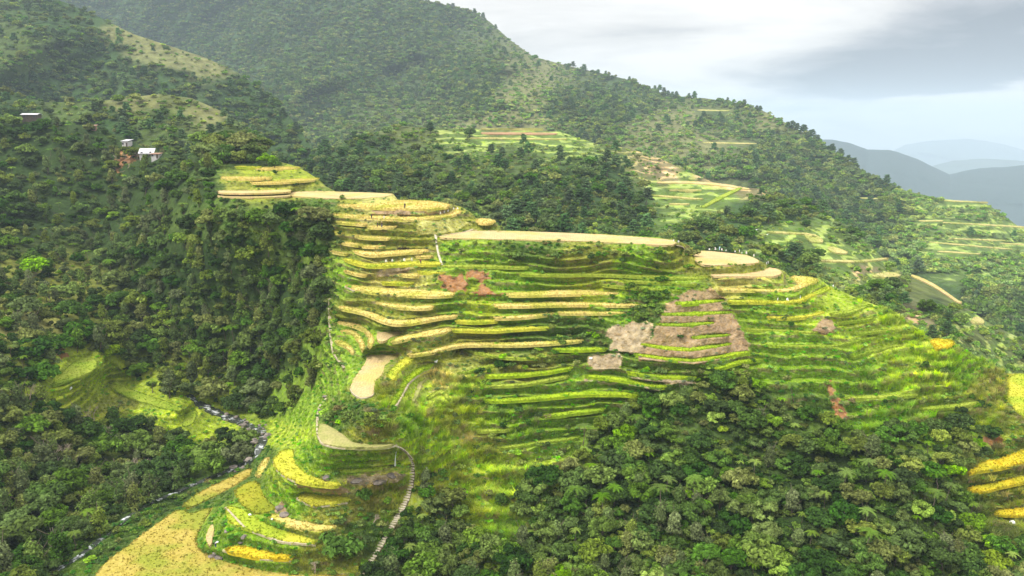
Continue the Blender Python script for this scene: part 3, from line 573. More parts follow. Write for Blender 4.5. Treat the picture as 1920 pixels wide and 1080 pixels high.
def crop_mat(name, c1, c2, c3, rows=0.0):
    g = MT(name, .9, .1); n1 = g.noise(0.35, 5); n2 = g.noise(2.2, 4); n3 = g.noise(0.09, 3)
    c = g.mix(g.remap(n1, .35, .65, 0, 1), c1, c2); c = g.mix(g.remap(n3, .47, .60, 0, .85), c, c3)
    if rows:       # stubble rows and damp, trampled patches
        w_ = g.n('ShaderNodeTexWave', _Scale=rows, _Distortion=6.0, _Detail=3.0); geo = g.n('ShaderNodeNewGeometry'); g.l(geo.outputs['Position'], w_.inputs['Vector'])
        c = g.hsv(c, .5, 1.0, g.remap(w_.outputs['Fac'], 0, 1, .92, 1.04)); n4 = g.noise(.16, 6, rough=.7); c = g.mix(g.remap(n4, .52, .68, 0, .6), c, (.38, .27, .15)); n5 = g.noise(.8, 6, rough=.8); c = g.mix(g.remap(n5, .60, .72, 0, .35), c, (.30, .34, .08))
    c = g.hsv(c, .5, 1.0, g.remap(n2, .3, .7, .72, 1.25)); g.bump(n2, .8, .25); return g.done(c)
CROP = dict(gold=crop_mat('ripe rice', (.62, .50, .14), (.70, .58, .21), (.46, .46, .07)),
 straw=crop_mat('rice stubble', (.54, .40, .19), (.60, .46, .23), (.48, .42, .13), .5),
 lime=crop_mat('yellow green rice', (.44, .46, .035), (.56, .53, .06), (.30, .40, .025)),
 green=crop_mat('green rice', (.27, .42, .012), (.37, .48, .02), (.22, .34, .02)),
 grass=crop_mat('ledge grass', (.27, .36, .03), (.36, .42, .06), (.2, .3, .02)),
 ripe=crop_mat('orange yellow rice', (.56, .42, .015), (.60, .48, .03), (.42, .40, .02)),
 gold2=crop_mat('dull gold rice', (.37, .30, .05), (.46, .37, .09), (.24, .28, .03)),
 olive=crop_mat('olive rice', (.30, .31, .02), (.35, .33, .03), (.24, .28, .02)),
 fallow=crop_mat('fallow field grass', (.34, .34, .11), (.44, .39, .17), (.24, .29, .06)),
 pale=crop_mat('pale distant rice', (.46, .42, .15), (.54, .48, .19), (.32, .36, .08)),
 earth=crop_mat('bare red soil', (.36, .20, .11), (.40, .25, .15), (.3, .22, .1)))
CT = dict(pale=(.46,.42,.15), fallow=(.36,.36,.12), gold=(.60,.49,.13), straw=(.64,.50,.22), lime=(.44,.45,.02), green=(.24,.36,.015), grass=(.23,.31,.03), ripe=(.58,.45,.02), gold2=(.50,.39,.05), olive=(.31,.31,.02), earth=(.36,.2,.1))
# ---------------------------------------------------------------- the ground
cols = hue_field(U, V, HUE)
for kd, Pg in BARE:
    m = in_poly(U+fbm(U/14, V/10, U*0, 4)*16, V+fbm(U/12, V/8, U*0+4, 4)*9, np.array(Pg)); cols[m] = np.array(GC[kd])
for k, (kd, Pg, lb) in PL.items(): cols[pid == idx[k]] = np.array(CT[kd])*0.7
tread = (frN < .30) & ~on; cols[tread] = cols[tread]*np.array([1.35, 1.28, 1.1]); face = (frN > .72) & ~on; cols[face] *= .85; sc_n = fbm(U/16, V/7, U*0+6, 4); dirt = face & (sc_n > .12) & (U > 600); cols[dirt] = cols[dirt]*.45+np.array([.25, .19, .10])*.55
XN = pos(U, V, Yd)
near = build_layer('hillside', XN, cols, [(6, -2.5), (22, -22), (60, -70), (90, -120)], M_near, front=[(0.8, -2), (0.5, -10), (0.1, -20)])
pidN, onN = pid, on
GC.update(f1=(.045,.09,.025), f2=(.055,.10,.032), fd=(.12,.15,.045), fo=(.07,.11,.025), fl=(.12,.19,.04), fs=(.24,.20,.10), fg=(.19,.20,.075))
def fl(key, bottom, ANCS, du, nv, namp, nscale, back):
    plots = [(kd, Pg) for k, (ly, kd, Pg, lb) in FARP.items() if ly == key]
    U, V, Y, on, zs = far_layer(key, bottom, ANCS, du, nv, namp, nscale)
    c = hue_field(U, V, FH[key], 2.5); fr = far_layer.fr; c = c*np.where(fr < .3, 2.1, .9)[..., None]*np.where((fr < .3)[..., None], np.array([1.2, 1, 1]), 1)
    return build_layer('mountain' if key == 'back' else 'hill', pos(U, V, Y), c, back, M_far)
def botm(off):
    def f(u):
        return float(max(crest_at(CREST0, u)+off, 0))
    return f
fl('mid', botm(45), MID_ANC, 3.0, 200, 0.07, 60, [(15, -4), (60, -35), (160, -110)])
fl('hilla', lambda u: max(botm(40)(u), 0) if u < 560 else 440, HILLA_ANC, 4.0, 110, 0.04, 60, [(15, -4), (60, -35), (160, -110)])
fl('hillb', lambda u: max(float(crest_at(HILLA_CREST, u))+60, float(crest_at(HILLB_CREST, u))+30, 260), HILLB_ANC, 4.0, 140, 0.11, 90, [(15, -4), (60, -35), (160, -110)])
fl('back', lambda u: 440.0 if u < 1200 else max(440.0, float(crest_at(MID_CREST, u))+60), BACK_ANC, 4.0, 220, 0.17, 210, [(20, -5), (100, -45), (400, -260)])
def distant(name, Cr, Yd_, col, thick):
    us = np.arange(Cr[0][0], Cr[-1][0]+1, 3.0); cv = crest_at(Cr, us)+fbm(us/40, us*0, us*0+Yd_, 4)*2.2
    ss = np.linspace(0, 1, 50); V = cv[None]+ss[:, None]*130; U = np.repeat(us[None], 50, 0)
    Y = Yd_*(1-0.28*ss[:, None]+0*U); X = pos(U, V, Y); g = fbm(X[..., 0]/700, X[..., 1]/1000, X[..., 2]/400, 5); Y = Y*(1+g*0.05*np.clip(ss[:, None]*8, 0, 1))
    return build_layer(name, pos(U, V, Y), np.broadcast_to(np.array(col), U.shape+(3,)), [(600, -80), (1500, -900)], M_far)
distant('distant_ridge', [(1480,262),(1560,262),(1590,268),(1627,281),(1667,282),(1700,291),(1720,298),(1750,313),(1780,327),(1807,320),(1867,313),(1920,310),(2000,300),(2100,310)], 5400, (.03,.055,.045), 1)
distant('distant_ridge', [(1640,350),(1700,335),(1750,310),(1787,300),(1847,297),(1920,302),(2000,315),(2100,310)], 10500, (.05,.08,.04), 1)
distant('distant_ridge', [(1560,330),(1620,305),(1673,283),(1697,271),(1747,264),(1813,259),(1847,263),(1880,270),(1920,282),(2000,300),(2100,310)], 17500, (.05,.08,.05), 1)
gp = MT('valley floor', .95, .1); gp.done((.05, .085, .03))
o = mesh_np('ground', [(-20000, -250, -1700), (20000, -250, -1700), (20000, 20000, -1700), (-20000, 20000, -1700)], [(0, 1, 2, 3)], gp.m); cat_(o, kind='structure')
# ---------------------------------------------------------------- haze
hm = bpy.data.materials.new('haze'); hm.use_nodes = True; t = hm.node_tree; t.nodes.clear()
vo = t.nodes.new('ShaderNodeVolumePrincipled'); mo = t.nodes.new('ShaderNodeOutputMaterial'); t.links.new(vo.outputs[0], mo.inputs['Volume'])
vo.inputs['Color'].default_value = (0.70, 0.85, 1.0, 1); vo.inputs['Density'].default_value = 0.000115; vo.inputs['Anisotropy'].default_value = 0.1
hb = MB(); hb.box((0, 9900, -700), (40400, 20400, 2200)); h = hb.build('haze', hm); cat_(h, kind='stuff')
# ---------------------------------------------------------------- rice fields
from mathutils.geometry import delaunay_2d_cdt
def densify(Pw, step):
    out = []
    for i in range(len(Pw)):
        a, b = np.array(Pw[i-1]), np.array(Pw[i]); n = max(1, int(np.linalg.norm(b-a)/step))
        for k in range(n): out.append(a+(b-a)*k/n)
    return np.array(out)
TUFT = dict(pale=(1.4, .35), fallow=(1.2, .2), gold=(2.2, .42), straw=(1.6, .16), lime=(2.2, .4), green=(2.2, .42), grass=(1.4, .4), ripe=(1.9, .5), gold2=(1.3, .45), olive=(1.3, .42), earth=(.2, .2))
HGT = dict(pale=.15, fallow=.1, gold=.14, straw=.06, lime=.16, green=.18, grass=.1, ripe=.16, gold2=.2, olive=.2, earth=.1)
def crop(k, kd, Pg, lb, zfun, far=False):
    u = np.array([p[0] for p in Pg]); v = np.array([p[1] for p in Pg])
    # smooth the outline a little (Chaikin) where it is traced with few points
    for _ in range(2):
        un, vn = np.roll(u, -1), np.roll(v, -1)
        u, v = np.ravel(np.column_stack([u*.75+un*.25, u*.25+un*.75])), np.ravel(np.column_stack([v*.75+vn*.25, v*.25+vn*.75]))
    if far: W = np.stack([u, v], 1)
    else:
        dx, dz = dirs(u, v); Yw = LEVEL[k]/dz; W = np.stack([Yw*dx, Yw, np.full(len(u), LEVEL[k])], 1)
    st = 3.0 if far else 1.1
    B = densify(W[:, :2], st); B = B+np.stack([fbm(B[:, 0]*.35, B[:, 1]*.35, B[:, 0]*0+1, 2), fbm(B[:, 0]*.35, B[:, 1]*.35, B[:, 0]*0+5, 2)], 1)*(0.3 if not far else .5)
    area = abs(np.sum(B[:, 0]*np.roll(B[:, 1], 1)-B[:, 1]*np.roll(B[:, 0], 1)))/2
    s2 = max(st, math.sqrt(area/2500)); x0, y0 = B.min(0); x1, y1 = B.max(0)
    gx, gy = np.meshgrid(np.arange(x0+s2/2, x1, s2), np.arange(y0+s2/2, y1, s2)); gx = gx.ravel()+RNG.uniform(-.3, .3, gx.size)*s2; gy = gy.ravel()+RNG.uniform(-.3, .3, gy.size)*s2
    m = in_poly(gx, gy, B); I = np.stack([gx[m], gy[m]], 1)
    if len(I): 
        d = np.sqrt(((I[:, None]-B[None])**2).sum(-1)).min(1); I = I[d > .35*s2]
    nb = len(B); allp = [Vector(p) for p in np.vstack([B, I])] if len(I) else [Vector(p) for p in B]
    vo, _, fo, *_ = delaunay_2d_cdt(allp, [(i, (i+1) % nb) for i in range(nb)], [], 1, 1e-4)
    vo = np.array([tuple(q) for q in vo]); F3 = [f for f in fo if len(f) == 3]
    if far: W3 = zfun(vo[:, 0], vo[:, 1]); vo = W3[:, :2]; zb_ = W3[:, 2]+.5
    else: zb_ = np.full(len(vo), LEVEL[k])
    h = HGT[kd]*(1.2 if far else 1); bb = set()
    from collections import Counter
    ec = Counter(tuple(sorted((f[i], f[(i+1) % 3]))) for f in F3 for i in range(3)); be = [(f[i], f[(i+1) % 3]) for f in F3 for i in range(3) if ec[tuple(sorted((f[i], f[(i+1) % 3])))] == 1]
    top = zb_+h*(1+.35*fbm(vo[:, 0]*.6, vo[:, 1]*.6, vo[:, 0]*0, 3))
    Vt = np.c_[vo, top]; n0 = len(Vt); bot = np.c_[vo, zb_-(.5 if not far else 1.2)]
    Vs = [Vt, bot]; Fs = [tuple(f) for f in F3]+[(a, n0+a, n0+b) for a, b in be]+[(a, n0+b, b) for a, b in be]
    # standing tufts
    dens, th = TUFT[kd]; T = np.array(F3); ar = 0.5*np.abs(np.cross(vo[T[:, 1]]-vo[T[:, 0]], vo[T[:, 2]]-vo[T[:, 0]])); area = ar.sum()
    n = int(min(9000, area*dens*(1 if not far else .25))); pick = RNG.choice(len(T), n, p=ar/ar.sum()); r1 = np.sqrt(RNG.random(n)); r2 = RNG.random(n)
    tri = T[pick]; wv = np.stack([1-r1, r1*(1-r2), r1*r2], 1); pt = (Vt[tri]*wv[..., None]).sum(1)
    # extra row along the rim where the standing stalks show
    if len(be) and kd not in ('straw', 'earth'):
        q = np.array(be); rep = 3 if not far else 1; q = np.repeat(q, rep, 0); f = RNG.random(len(q))[:, None]; pt = np.vstack([pt, Vt[q[:, 0]]*(1-f)+Vt[q[:, 1]]*f])
    n = len(pt); sc_ = (1 if not far else 1.5); base = n0*2; fv = []; ff = []
    for j in range(3):
        a = RNG.random(n)*6.283; wd = (.13+.12*RNG.random(n))*sc_; ht = th*(.45+.55*RNG.random(n))*sc_; lean = RNG.normal(0, .22, (n, 2))*ht[:, None]
        dxy = np.stack([np.cos(a), np.sin(a)], 1)*wd[:, None]; off = RNG.normal(0, .14, (n, 2))*sc_
        c = pt[:, :2]+off; z0 = pt[:, 2]-.15*sc_
        A_ = np.c_[c-dxy, z0]; B_ = np.c_[c+dxy, z0]; C_ = np.c_[c+dxy*.6+lean, z0+ht]; D_ = np.c_[c-dxy*.3+lean*.8, z0+ht*.85]
        fv.append(np.stack([A_, B_, C_, D_], 1).reshape(-1, 3)); ff += [(base+4*i, base+4*i+1, base+4*i+2) for i in range(n)]+[(base+4*i, base+4*i+2, base+4*i+3) for i in range(n)]; base += 4*n
    V_ = np.vstack(Vs+fv); o = mesh_np('rice_field' if kd not in ('grass', 'earth') else ('grassy_ledge' if kd == 'grass' else 'bare_ledge'), V_, np.array(Fs+ff), CROP[kd])
    cat_(o, lb, 'rice field' if kd not in ('grass', 'earth') else 'terrace ledge', 'stepped rice terraces' if not far else 'distant rice terraces')
    return o
PLOT_OBJ = {}
for k, (kd, Pg, lb) in PL.items(): PLOT_OBJ[k] = crop(k, kd, Pg, lb, None)
for k, (ly, kd, Pg, lb) in FARP.items(): PLOT_OBJ[k] = crop(k, kd, Pg, lb, lambda u, v, ly=ly: surf(ly, u, v), far=True)
# ribbons that lie on the ground: paths, drains, stream
def ribbon(name, px, width, mat, lift=.12, key='near', step=1.0, jit=.12, thick=.3, parent=None, flatz=None):
    P3 = []
    for (a, b) in zip(px, px[1:]):
        n = max(2, int(math.hypot(b[0]-a[0], b[1]-a[1])/3))
        for i in range(n): P3.append((a[0]+(b[0]-a[0])*i/n, a[1]+(b[1]-a[1])*i/n))
    P3.append(px[-1]); P3 = np.array(P3, float); W = surf(key, P3[:, 0], P3[:, 1])
    for _ in range(2): W[1:-1] = (W[:-2]+W[1:-1]*2+W[2:])/4
    seg = np.r_[0, np.cumsum(np.linalg.norm(np.diff(W, axis=0), axis=1))]; m = max(3, int(seg[-1]/step)); tt = np.linspace(0, seg[-1], m)
    W = np.stack([np.interp(tt, seg, W[:, i]) for i in range(3)], 1)
    T = np.gradient(W, axis=0); s = np.stack([-T[:, 1], T[:, 0]], 1); s /= np.linalg.norm(s, axis=1, keepdims=True)+1e-9
    wd = (width if np.isscalar(width) else np.interp(np.linspace(0, 1, m), np.linspace(0, 1, len(width)), width))*(1+jit*fbm(W[:, 0], W[:, 1], W[:, 2], 2))/2
    wd = np.broadcast_to(wd, (m,)); nx = 5; offs = np.linspace(-1, 1, nx)
    G = np.stack([np.c_[W[:, :2]+s*(wd*o)[:, None], W[:, 2]+lift] for o in offs], 1)
    Lo = np.stack([np.c_[W[:, :2]+s*(wd*o)[:, None], W[:, 2]+lift-thick] for o in (-1, 1)], 1)
    A = np.concatenate([Lo[:, :1], G, Lo[:, 1:]], 1)
    o = mesh_np(name, A.reshape(-1, 3), grid_faces(m, nx+2), mat, parent=parent, smooth=False); o['_w'] = 0; del o['_w']
    return o, W, s
g = MT('trodden path', .95, .1); M_path = g.done(g.mix(g.remap(g.noise(1.5), .35, .65, 0, 1), (.52, .46, .33), (.36, .30, .18)))
g = MT('pale concrete', .85, .2); M_conc = g.done(g.mix(g.remap(g.noise(2.5), .35, .65, 0, 1), (.62, .56, .44), (.46, .40, .29)))
g = MT('dark riser', .95, .1); M_riser = g.done((.12, .10, .05))
for px, wd, lb in (([(612,747),(603,757),(597,768),(595,790),(596,815),(604,832),(627,839),(677,842),(727,840),(743,834)], .6, 'path'),
    ([(618,560),(618,593),(620,627),(625,660),(635,675),(647,690)], .8, 'path'), ([(975,915),(962,932),(953,955),(950,985),(940,1022)], .5, 'path'),
    ([(1262,459),(1273,461),(1280,465),(1283,468)], 1.8, 'path'), ([(886,430),(880,433),(868,436),(850,438),(836,441),(818,444)], .8, 'path'),
    ([(649,537),(667,546)], 1.0, 'path')):
    o, W, s = ribbon('path', px, wd, M_path); cat_(o, kind='structure')
BUNDS = dict(N2=[(513,868),(523,888),(553,904),(593,912.5),(633,914)], N3=[(557,935),(573,945),(593,952),(651,943)], N6=[(423,953),(460,992),(527,1018),(592,1023)], N7=[(418,1033),(443,1041),(493,1051),(546,1053)], T45=[(811,689),(790,699),(767,719),(757,739),(746,758),(736,770)], T46=[(657,730),(663,741),(677,749),(695,746),(704,738)])
for k, px in BUNDS.items():
    o, W, s = ribbon('bund', px, .38, M_path, lift=.28, parent=PLOT_OBJ[k], thick=.4)
# stone drain line beside the crest field
o, W, s = ribbon('drain_channel', [(816,441),(818,450),(820,468),(824,484),(829,498)], .55, M_conc, lift=.25, thick=.7)
cat_(o, 'narrow pale drain channel dropping beside the left end of the big crest field', 'drain')
# the long stairway: one thing, its flight of steps and its earth bed
st_ = empty('stairway'); cat_(st_, 'long curved flight of pale stone steps down the right flank of the nose', 'stairway')
spx = [(744,838),(758,846),(768,858),(773,872),(772,892),(770,910),(764,932),(755,952),(744,972),(730,997),(714,1022),(700,1045),(688,1066),(676,1092)]
bed, W, s = ribbon('bed', spx, 1.3, M_riser, lift=-.05, parent=st_, step=.55, jit=0)
mb = MB()
for i in range(0, len(W)-1):
    a = math.atan2(s[i][1], s[i][0]); mb.box((W[i][0], W[i][1], W[i][2]+.06+.02*(i % 3)), (.95+.12*(i % 4), .30, .26), a)
mb.build('steps', M_conc, st_)
# stream, foam and boulders
g = MT('stream water', .25, .5); nf = g.noise(.55, 5); M_water = g.done(g.mix(g.remap(nf, .54, .66, 0, 1), (.05, .06, .05), (.72, .76, .76)))
g.bump(nf, .6, .2)
STREAM = [(352,742),(362,749),(372,756),(384,764),(400,772),(425,782),(445,790),(465,797),(480,802),(497,815),(500,830),(488,848),(474,862),(458,872),(438,881),(406,893),(366,909),(330,925),(300,937),(262,955),(226,982),(195,1008),(150,1045),(90,1080)]
o, SW, _ = ribbon('stream', STREAM, [2.0,4,2.5,2.5,3.8,4.2,3,1.5,1.3,1.2,1.2,1.2,1.2], M_water, lift=.3, thick=1.5, jit=.5); cat_(o, kind='structure')
g = MT('river rock', .8, .3); n_ = g.noise(1.2, 5); M_rock = g.done(g.mix(g.remap(n_, .35, .65, 0, 1), (.30, .25, .21), (.12, .11, .10))); g.bump(n_, .7, .2)
def rock(seed, name='boulder', mat=None):
    import bmesh
    bm = bmesh.new(); bmesh.ops.create_icosphere(bm, subdivisions=3, radius=1); rg = np.random.default_rng(seed)
    P_ = np.array([tuple(v.co) for v in bm.verts]); d = fbm(P_[:, 0]*1.1+seed*3, P_[:, 1]*1.1, P_[:, 2]*1.1, 4); cut = rg.normal(0, 1, (7, 3)); cut /= np.linalg.norm(cut, axis=1)[:, None]
    P_ = P_*(1+.35*d[:, None])
    for c in cut:
        e = P_@c-.72; P_ = P_-np.clip(e, 0, None)[:, None]*c*.85
    P_[:, 2] *= .65
    for v, p in zip(bm.verts, P_): v.co = p
    me = bpy.data.meshes.new(name); bm.to_mesh(me); bm.free(); me.materials.append(mat or M_rock); return me
ROCKS = [rock(i) for i in range(5)]
def place_rock(p, r, lb, grp=None, i=0):
    o = bpy.data.objects.new('boulder', ROCKS[i % 5]); C.objects.link(o); o.location = p; o.scale = (r, r*random.uniform(.7, 1.2), r*random.uniform(.7, 1.1)); o.rotation_euler = (0, 0, random.random()*6)
    cat_(o, lb, 'boulder', grp); return o
for i in range(46):
    j = random.choice(range(len(SW)//8, int(len(SW)*.55))); p = SW[j]; q = (p[0]+random.uniform(-3.2, 3.2), p[1]+random.uniform(-3.2, 3.2), p[2]+.5)
    place_rock(q, random.uniform(.35, 1.1), 'grey brown river boulder lying in the rapids of the stream', 'boulders in the stream', i)
for i, (u, v, r, lb) in enumerate([(398,1046,1.0,'large pinkish boulder at the left end of the boulder pile beside the golden fields'),(409,1048,.95,'large rounded boulder at the right side of the pile beside the golden fields'),(404,1038,.6,'smaller boulder on top of the pile beside the golden fields'),
    (525,955,1.1,'pink grey boulder in the gully below the olive field'),(533,966,1.0,'lower pink boulder in the gully beside the narrow gold strip'),(425,998,.7,'grey boulder on the bank left of the long green field'),(457,1008,.7,'grey boulder on the bank under the middle of the long green field'),(452,1018,.6,'dark boulder under the long green field, the lower of two'),
    (612,898,1.0,'big brown boulder at the foot of the knob wall'),(668,902,1.2,'pale cracked boulder on the bare patch right of the crescent field'),(712,905,1.3,'widest pale boulder near the stairway'),(735,893,.9,'pale boulder close to the top of the stairway'),(600,770,.5,'small stone beside the top of the knob path'),(610,745,.7,'grey boulder at the very top of the knob path')]):
    place_rock(tuple(surf('near', u, v)+np.array([0, 0, .15])), r, lb, None, i)
# ---------------------------------------------------------------- plants
def leafcards(c, n, size, nrm, flat, rg):
    """n leaf clumps at centres c facing roughly nrm"""
    nn = nrm+rg.normal(0, .45, nrm.shape); nn[:, 2] += .35; nn /= np.linalg.norm(nn, axis=1)[:, None]+1e-9
    t = np.cross(nn, rg.normal(0, 1, nn.shape)); t /= np.linalg.norm(t, axis=1)[:, None]+1e-9; b = np.cross(nn, t)
    s = size*(.6+.8*rg.random(len(c)))[:, None]; w = .45+.3*rg.random(len(c))[:, None]
    k = nn*s*.22
    A = c-t*s; B = c+b*s*w-k*.2; D = c-b*s*w-k*.2; E = c+t*s-k
    M = c+k*.6
    V = np.stack([A, B, E, D, M], 1).reshape(-1, 3); i = np.arange(len(c))[:, None]*5
    Fc = np.concatenate([i+np.array([0, 1, 4]), i+np.array([1, 2, 4]), i+np.array([2, 3, 4]), i+np.array([3, 0, 4])], 0)
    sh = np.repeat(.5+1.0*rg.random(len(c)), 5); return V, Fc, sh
def ico(sub):
    import bmesh
    bm = bmesh.new(); bmesh.ops.create_icosphere(bm, subdivisions=sub, radius=1); V = np.array([tuple(v.co) for v in bm.verts]); Fc = np.array([[v.index for v in f.verts] for f in bm.faces]); bm.free(); return V, Fc
IC = ico(2); IC1 = ico(1)
def crown(seed, r, zc, h, nblob, ncard, size, spread=1.0, core=.72, up=.35, kind='dome'):
    rg = np.random.default_rng(seed); Vs = []; Fs = []; Sh = []; base = 0
    for k in range(nblob):
        if kind == 'dome':
            a = rg.random()*6.283; q = math.sqrt(rg.random())*r*.68*spread; zz = zc+(rg.random()-.35)*h*(1-.55*q/r); c = np.array([math.cos(a)*q, math.sin(a)*q, zz]); rb = r*rg.uniform(.17, .40)
        elif kind == 'pine':   # layered pads on a tall stem
            f = k/nblob; a = k*2.4+rg.random(); q = r*(1-.75*f)**.8*rg.uniform(.3, .85); c = np.array([math.cos(a)*q, math.sin(a)*q, zc-h*.5+h*f]); rb = r*(.30+.12*(1-f))
        else:                  # loose upright sprays
            a = rg.random()*6.283; f = rg.random(); q = r*.6*rg.random()*(1.1-f); c = np.array([math.cos(a)*q, math.sin(a)*q, zc-h*.5+h*f]); rb = r*rg.uniform(.22, .38)
        n = max(6, int(ncard*rb*rb/(nblob*(r*.42)**2))); d = rg.normal(0, 1, (n, 3)); d[:, 2] = np.abs(d[:, 2])*.9-up*.6*rg.random(n); d /= np.linalg.norm(d, axis=1)[:, None]
        fl = np.array([1, 1, .75 if kind == 'dome' else (.45 if kind == 'pine' else 1.25)]); rr = rb*(.8+.35*rg.random(n))[:, None]
        V, Fc, sh = leafcards(c+d*rr*fl, n, size, d, 0, rg); sh *= rg.uniform(.72, 1.28)
        Vs.append(V); Fs.append(Fc+base); Sh.append(sh); base += len(V)
        if core:
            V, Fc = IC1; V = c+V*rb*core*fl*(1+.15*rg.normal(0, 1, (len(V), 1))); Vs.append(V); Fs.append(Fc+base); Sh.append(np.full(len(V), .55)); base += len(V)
    return np.vstack(Vs), np.vstack(Fs), np.concatenate(Sh)
def trunk_mesh(h, r, seed, limbs=4, mat=None, name='trunk'):
    rg = random.Random(seed); m = MB(); x, y = 0, 0; pts = []; 
    for i in range(6): pts.append((x, y, -0.8+(h+.8)*i/5)); x += rg.uniform(-.05, .05)*h; y += rg.uniform(-.05, .05)*h
    m.tube(pts, [r*(1-.13*i) for i in range(6)], 6)
    for k in range(limbs):
        p = pts[2+k % 3]; a = rg.random()*6.28; L = h*rg.uniform(.3, .5); m.tube([p, (p[0]+math.cos(a)*L*.4, p[1]+math.sin(a)*L*.4, p[2]+L*.35), (p[0]+math.cos(a)*L*.8, p[1]+math.sin(a)*L*.8, p[2]+L*.8)], [r*.5, r*.35, r*.15], 5)
    o = m.build(name, mat or M_bark, link=False, smooth=True); return o.data
def cmesh(name, cr, mat): 
    o = mesh_np(name, cr[0], cr[1], mat, attrs={'shade': ('FLOAT', cr[2])}, link=False); return o.data
TREE = {}
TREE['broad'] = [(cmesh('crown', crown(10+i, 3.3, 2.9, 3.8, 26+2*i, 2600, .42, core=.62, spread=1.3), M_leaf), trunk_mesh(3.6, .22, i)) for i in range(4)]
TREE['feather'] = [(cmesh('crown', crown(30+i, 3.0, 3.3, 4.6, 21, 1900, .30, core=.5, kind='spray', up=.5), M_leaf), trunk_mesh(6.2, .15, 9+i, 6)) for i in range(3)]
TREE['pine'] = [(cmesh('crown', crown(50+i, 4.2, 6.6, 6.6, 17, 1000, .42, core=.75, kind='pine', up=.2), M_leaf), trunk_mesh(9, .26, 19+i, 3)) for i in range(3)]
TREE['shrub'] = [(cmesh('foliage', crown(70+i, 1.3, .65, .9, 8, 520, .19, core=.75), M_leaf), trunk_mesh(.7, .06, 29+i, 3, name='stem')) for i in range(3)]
def fern(seed, bright=1):
    rg = np.random.default_rng(seed); Vs = []; Fs = []; Sh = []; base = 0; nf = 11
    for k in range(nf):
        a = k*6.283/nf+rg.uniform(-.2, .2); L = 1.9*rg.uniform(.8, 1.1); up = rg.uniform(.35, .7); m = 15; t = np.linspace(.05, 1, m)
        ctr = np.stack([np.cos(a)*L*t, np.sin(a)*L*t, 3.4+up*L*(t*1.1-1.35*t*t)], 1); sd = np.array([-math.sin(a), math.cos(a), 0])
        for i in range(m-1):       # pinnae pairs along each frond
            wdt = .42*math.sin(math.pi*min(1, t[i]*.92+.08))**.7
            for s in (-1, 1):
                p = ctr[i]; q = ctr[i+1]*.75+p*.25; tip = p+sd*s*wdt+(ctr[i+1]-p)*1.2+np.array([0, 0, -.12*wdt])
                Vs.append(np.array([p, q, tip])); Fs.append([[base, base+1, base+2]]); Sh += [.9+.3*rg.random()]*3; base += 3
    return np.vstack(Vs), np.vstack(Fs), np.array(Sh)
TREE['fern'] = [(cmesh('fronds', fern(i), M_leaf), trunk_mesh(3.3, .11, 39+i, 0)) for i in range(2)]
def banana(seed):
    rg = np.random.default_rng(seed); Vs = []; Fs = []; base = 0
    for k in range(9):
        a = rg.random()*6.283; L = rg.uniform(1.6, 2.4); m = 8; t = np.linspace(0, 1, m); c = np.stack([np.cos(a)*L*t*.8, np.sin(a)*L*t*.8, 2.2+L*(1.1*t-1.2*t*t)], 1); sd = np.array([-math.sin(a), math.cos(a), .25]); w_ = .34*np.sin(np.pi*np.clip(t*.85+.12, 0, 1))
        V = np.concatenate([c+sd*w_[:, None], c-[0, 0, .08], c-sd*w_[:, None]*[1, 1, -1]]); 
        for i in range(m-1): Fs += [[base+i, base+i+1, base+m+i+1], [base+i, base+m+i+1, base+m+i], [base+m+i, base+m+i+1, base+2*m+i+1], [base+m+i, base+2*m+i+1, base+2*m+i]]
        Vs.append(V); base += 3*m
    V = np.vstack(Vs); return V, np.array(Fs), np.full(len(V), 1.1)
TREE['banana'] = [(cmesh('leaves', banana(i), M_leaf), trunk_mesh(2.3, .16, 49+i, 0, name='stem')) for i in range(2)]
INFO = dict(broad=('broadleaf_tree', 'tree', 'crown', 'trunk'), feather=('feathery_tree', 'tree', 'crown', 'trunk'), pine=('pine_tree', 'pine tree', 'crown', 'trunk'), shrub=('shrub', 'shrub', 'foliage', 'stem'), fern=('tree_fern', 'tree fern', 'fronds', 'trunk'), banana=('banana_plant', 'banana plant', 'leaves', 'stem'))
def plant(kind, p, s, tint, label, group=None, sz=1.0, lean=None):
    v = random.randrange(len(TREE[kind])); nm, ct, pc, pt = INFO[kind]
    e = empty(nm, tuple(map(float, p)), random.random()*6.28, s); e.scale = (s*random.uniform(.85, 1.2), s*random.uniform(.85, 1.2), s*sz); e.rotation_euler = (random.gauss(0, .07), random.gauss(0, .07), random.random()*6.28); cat_(e, label, ct, group)
    for n_, me, tn in ((pc, TREE[kind][v][0], tint), (pt, TREE[kind][v][1], None)):
        o = bpy.data.objects.new(n_, me); C.objects.link(o); o.parent = e
        if tn is not None: o['tint'] = [float(x) for x in tn]
    return e
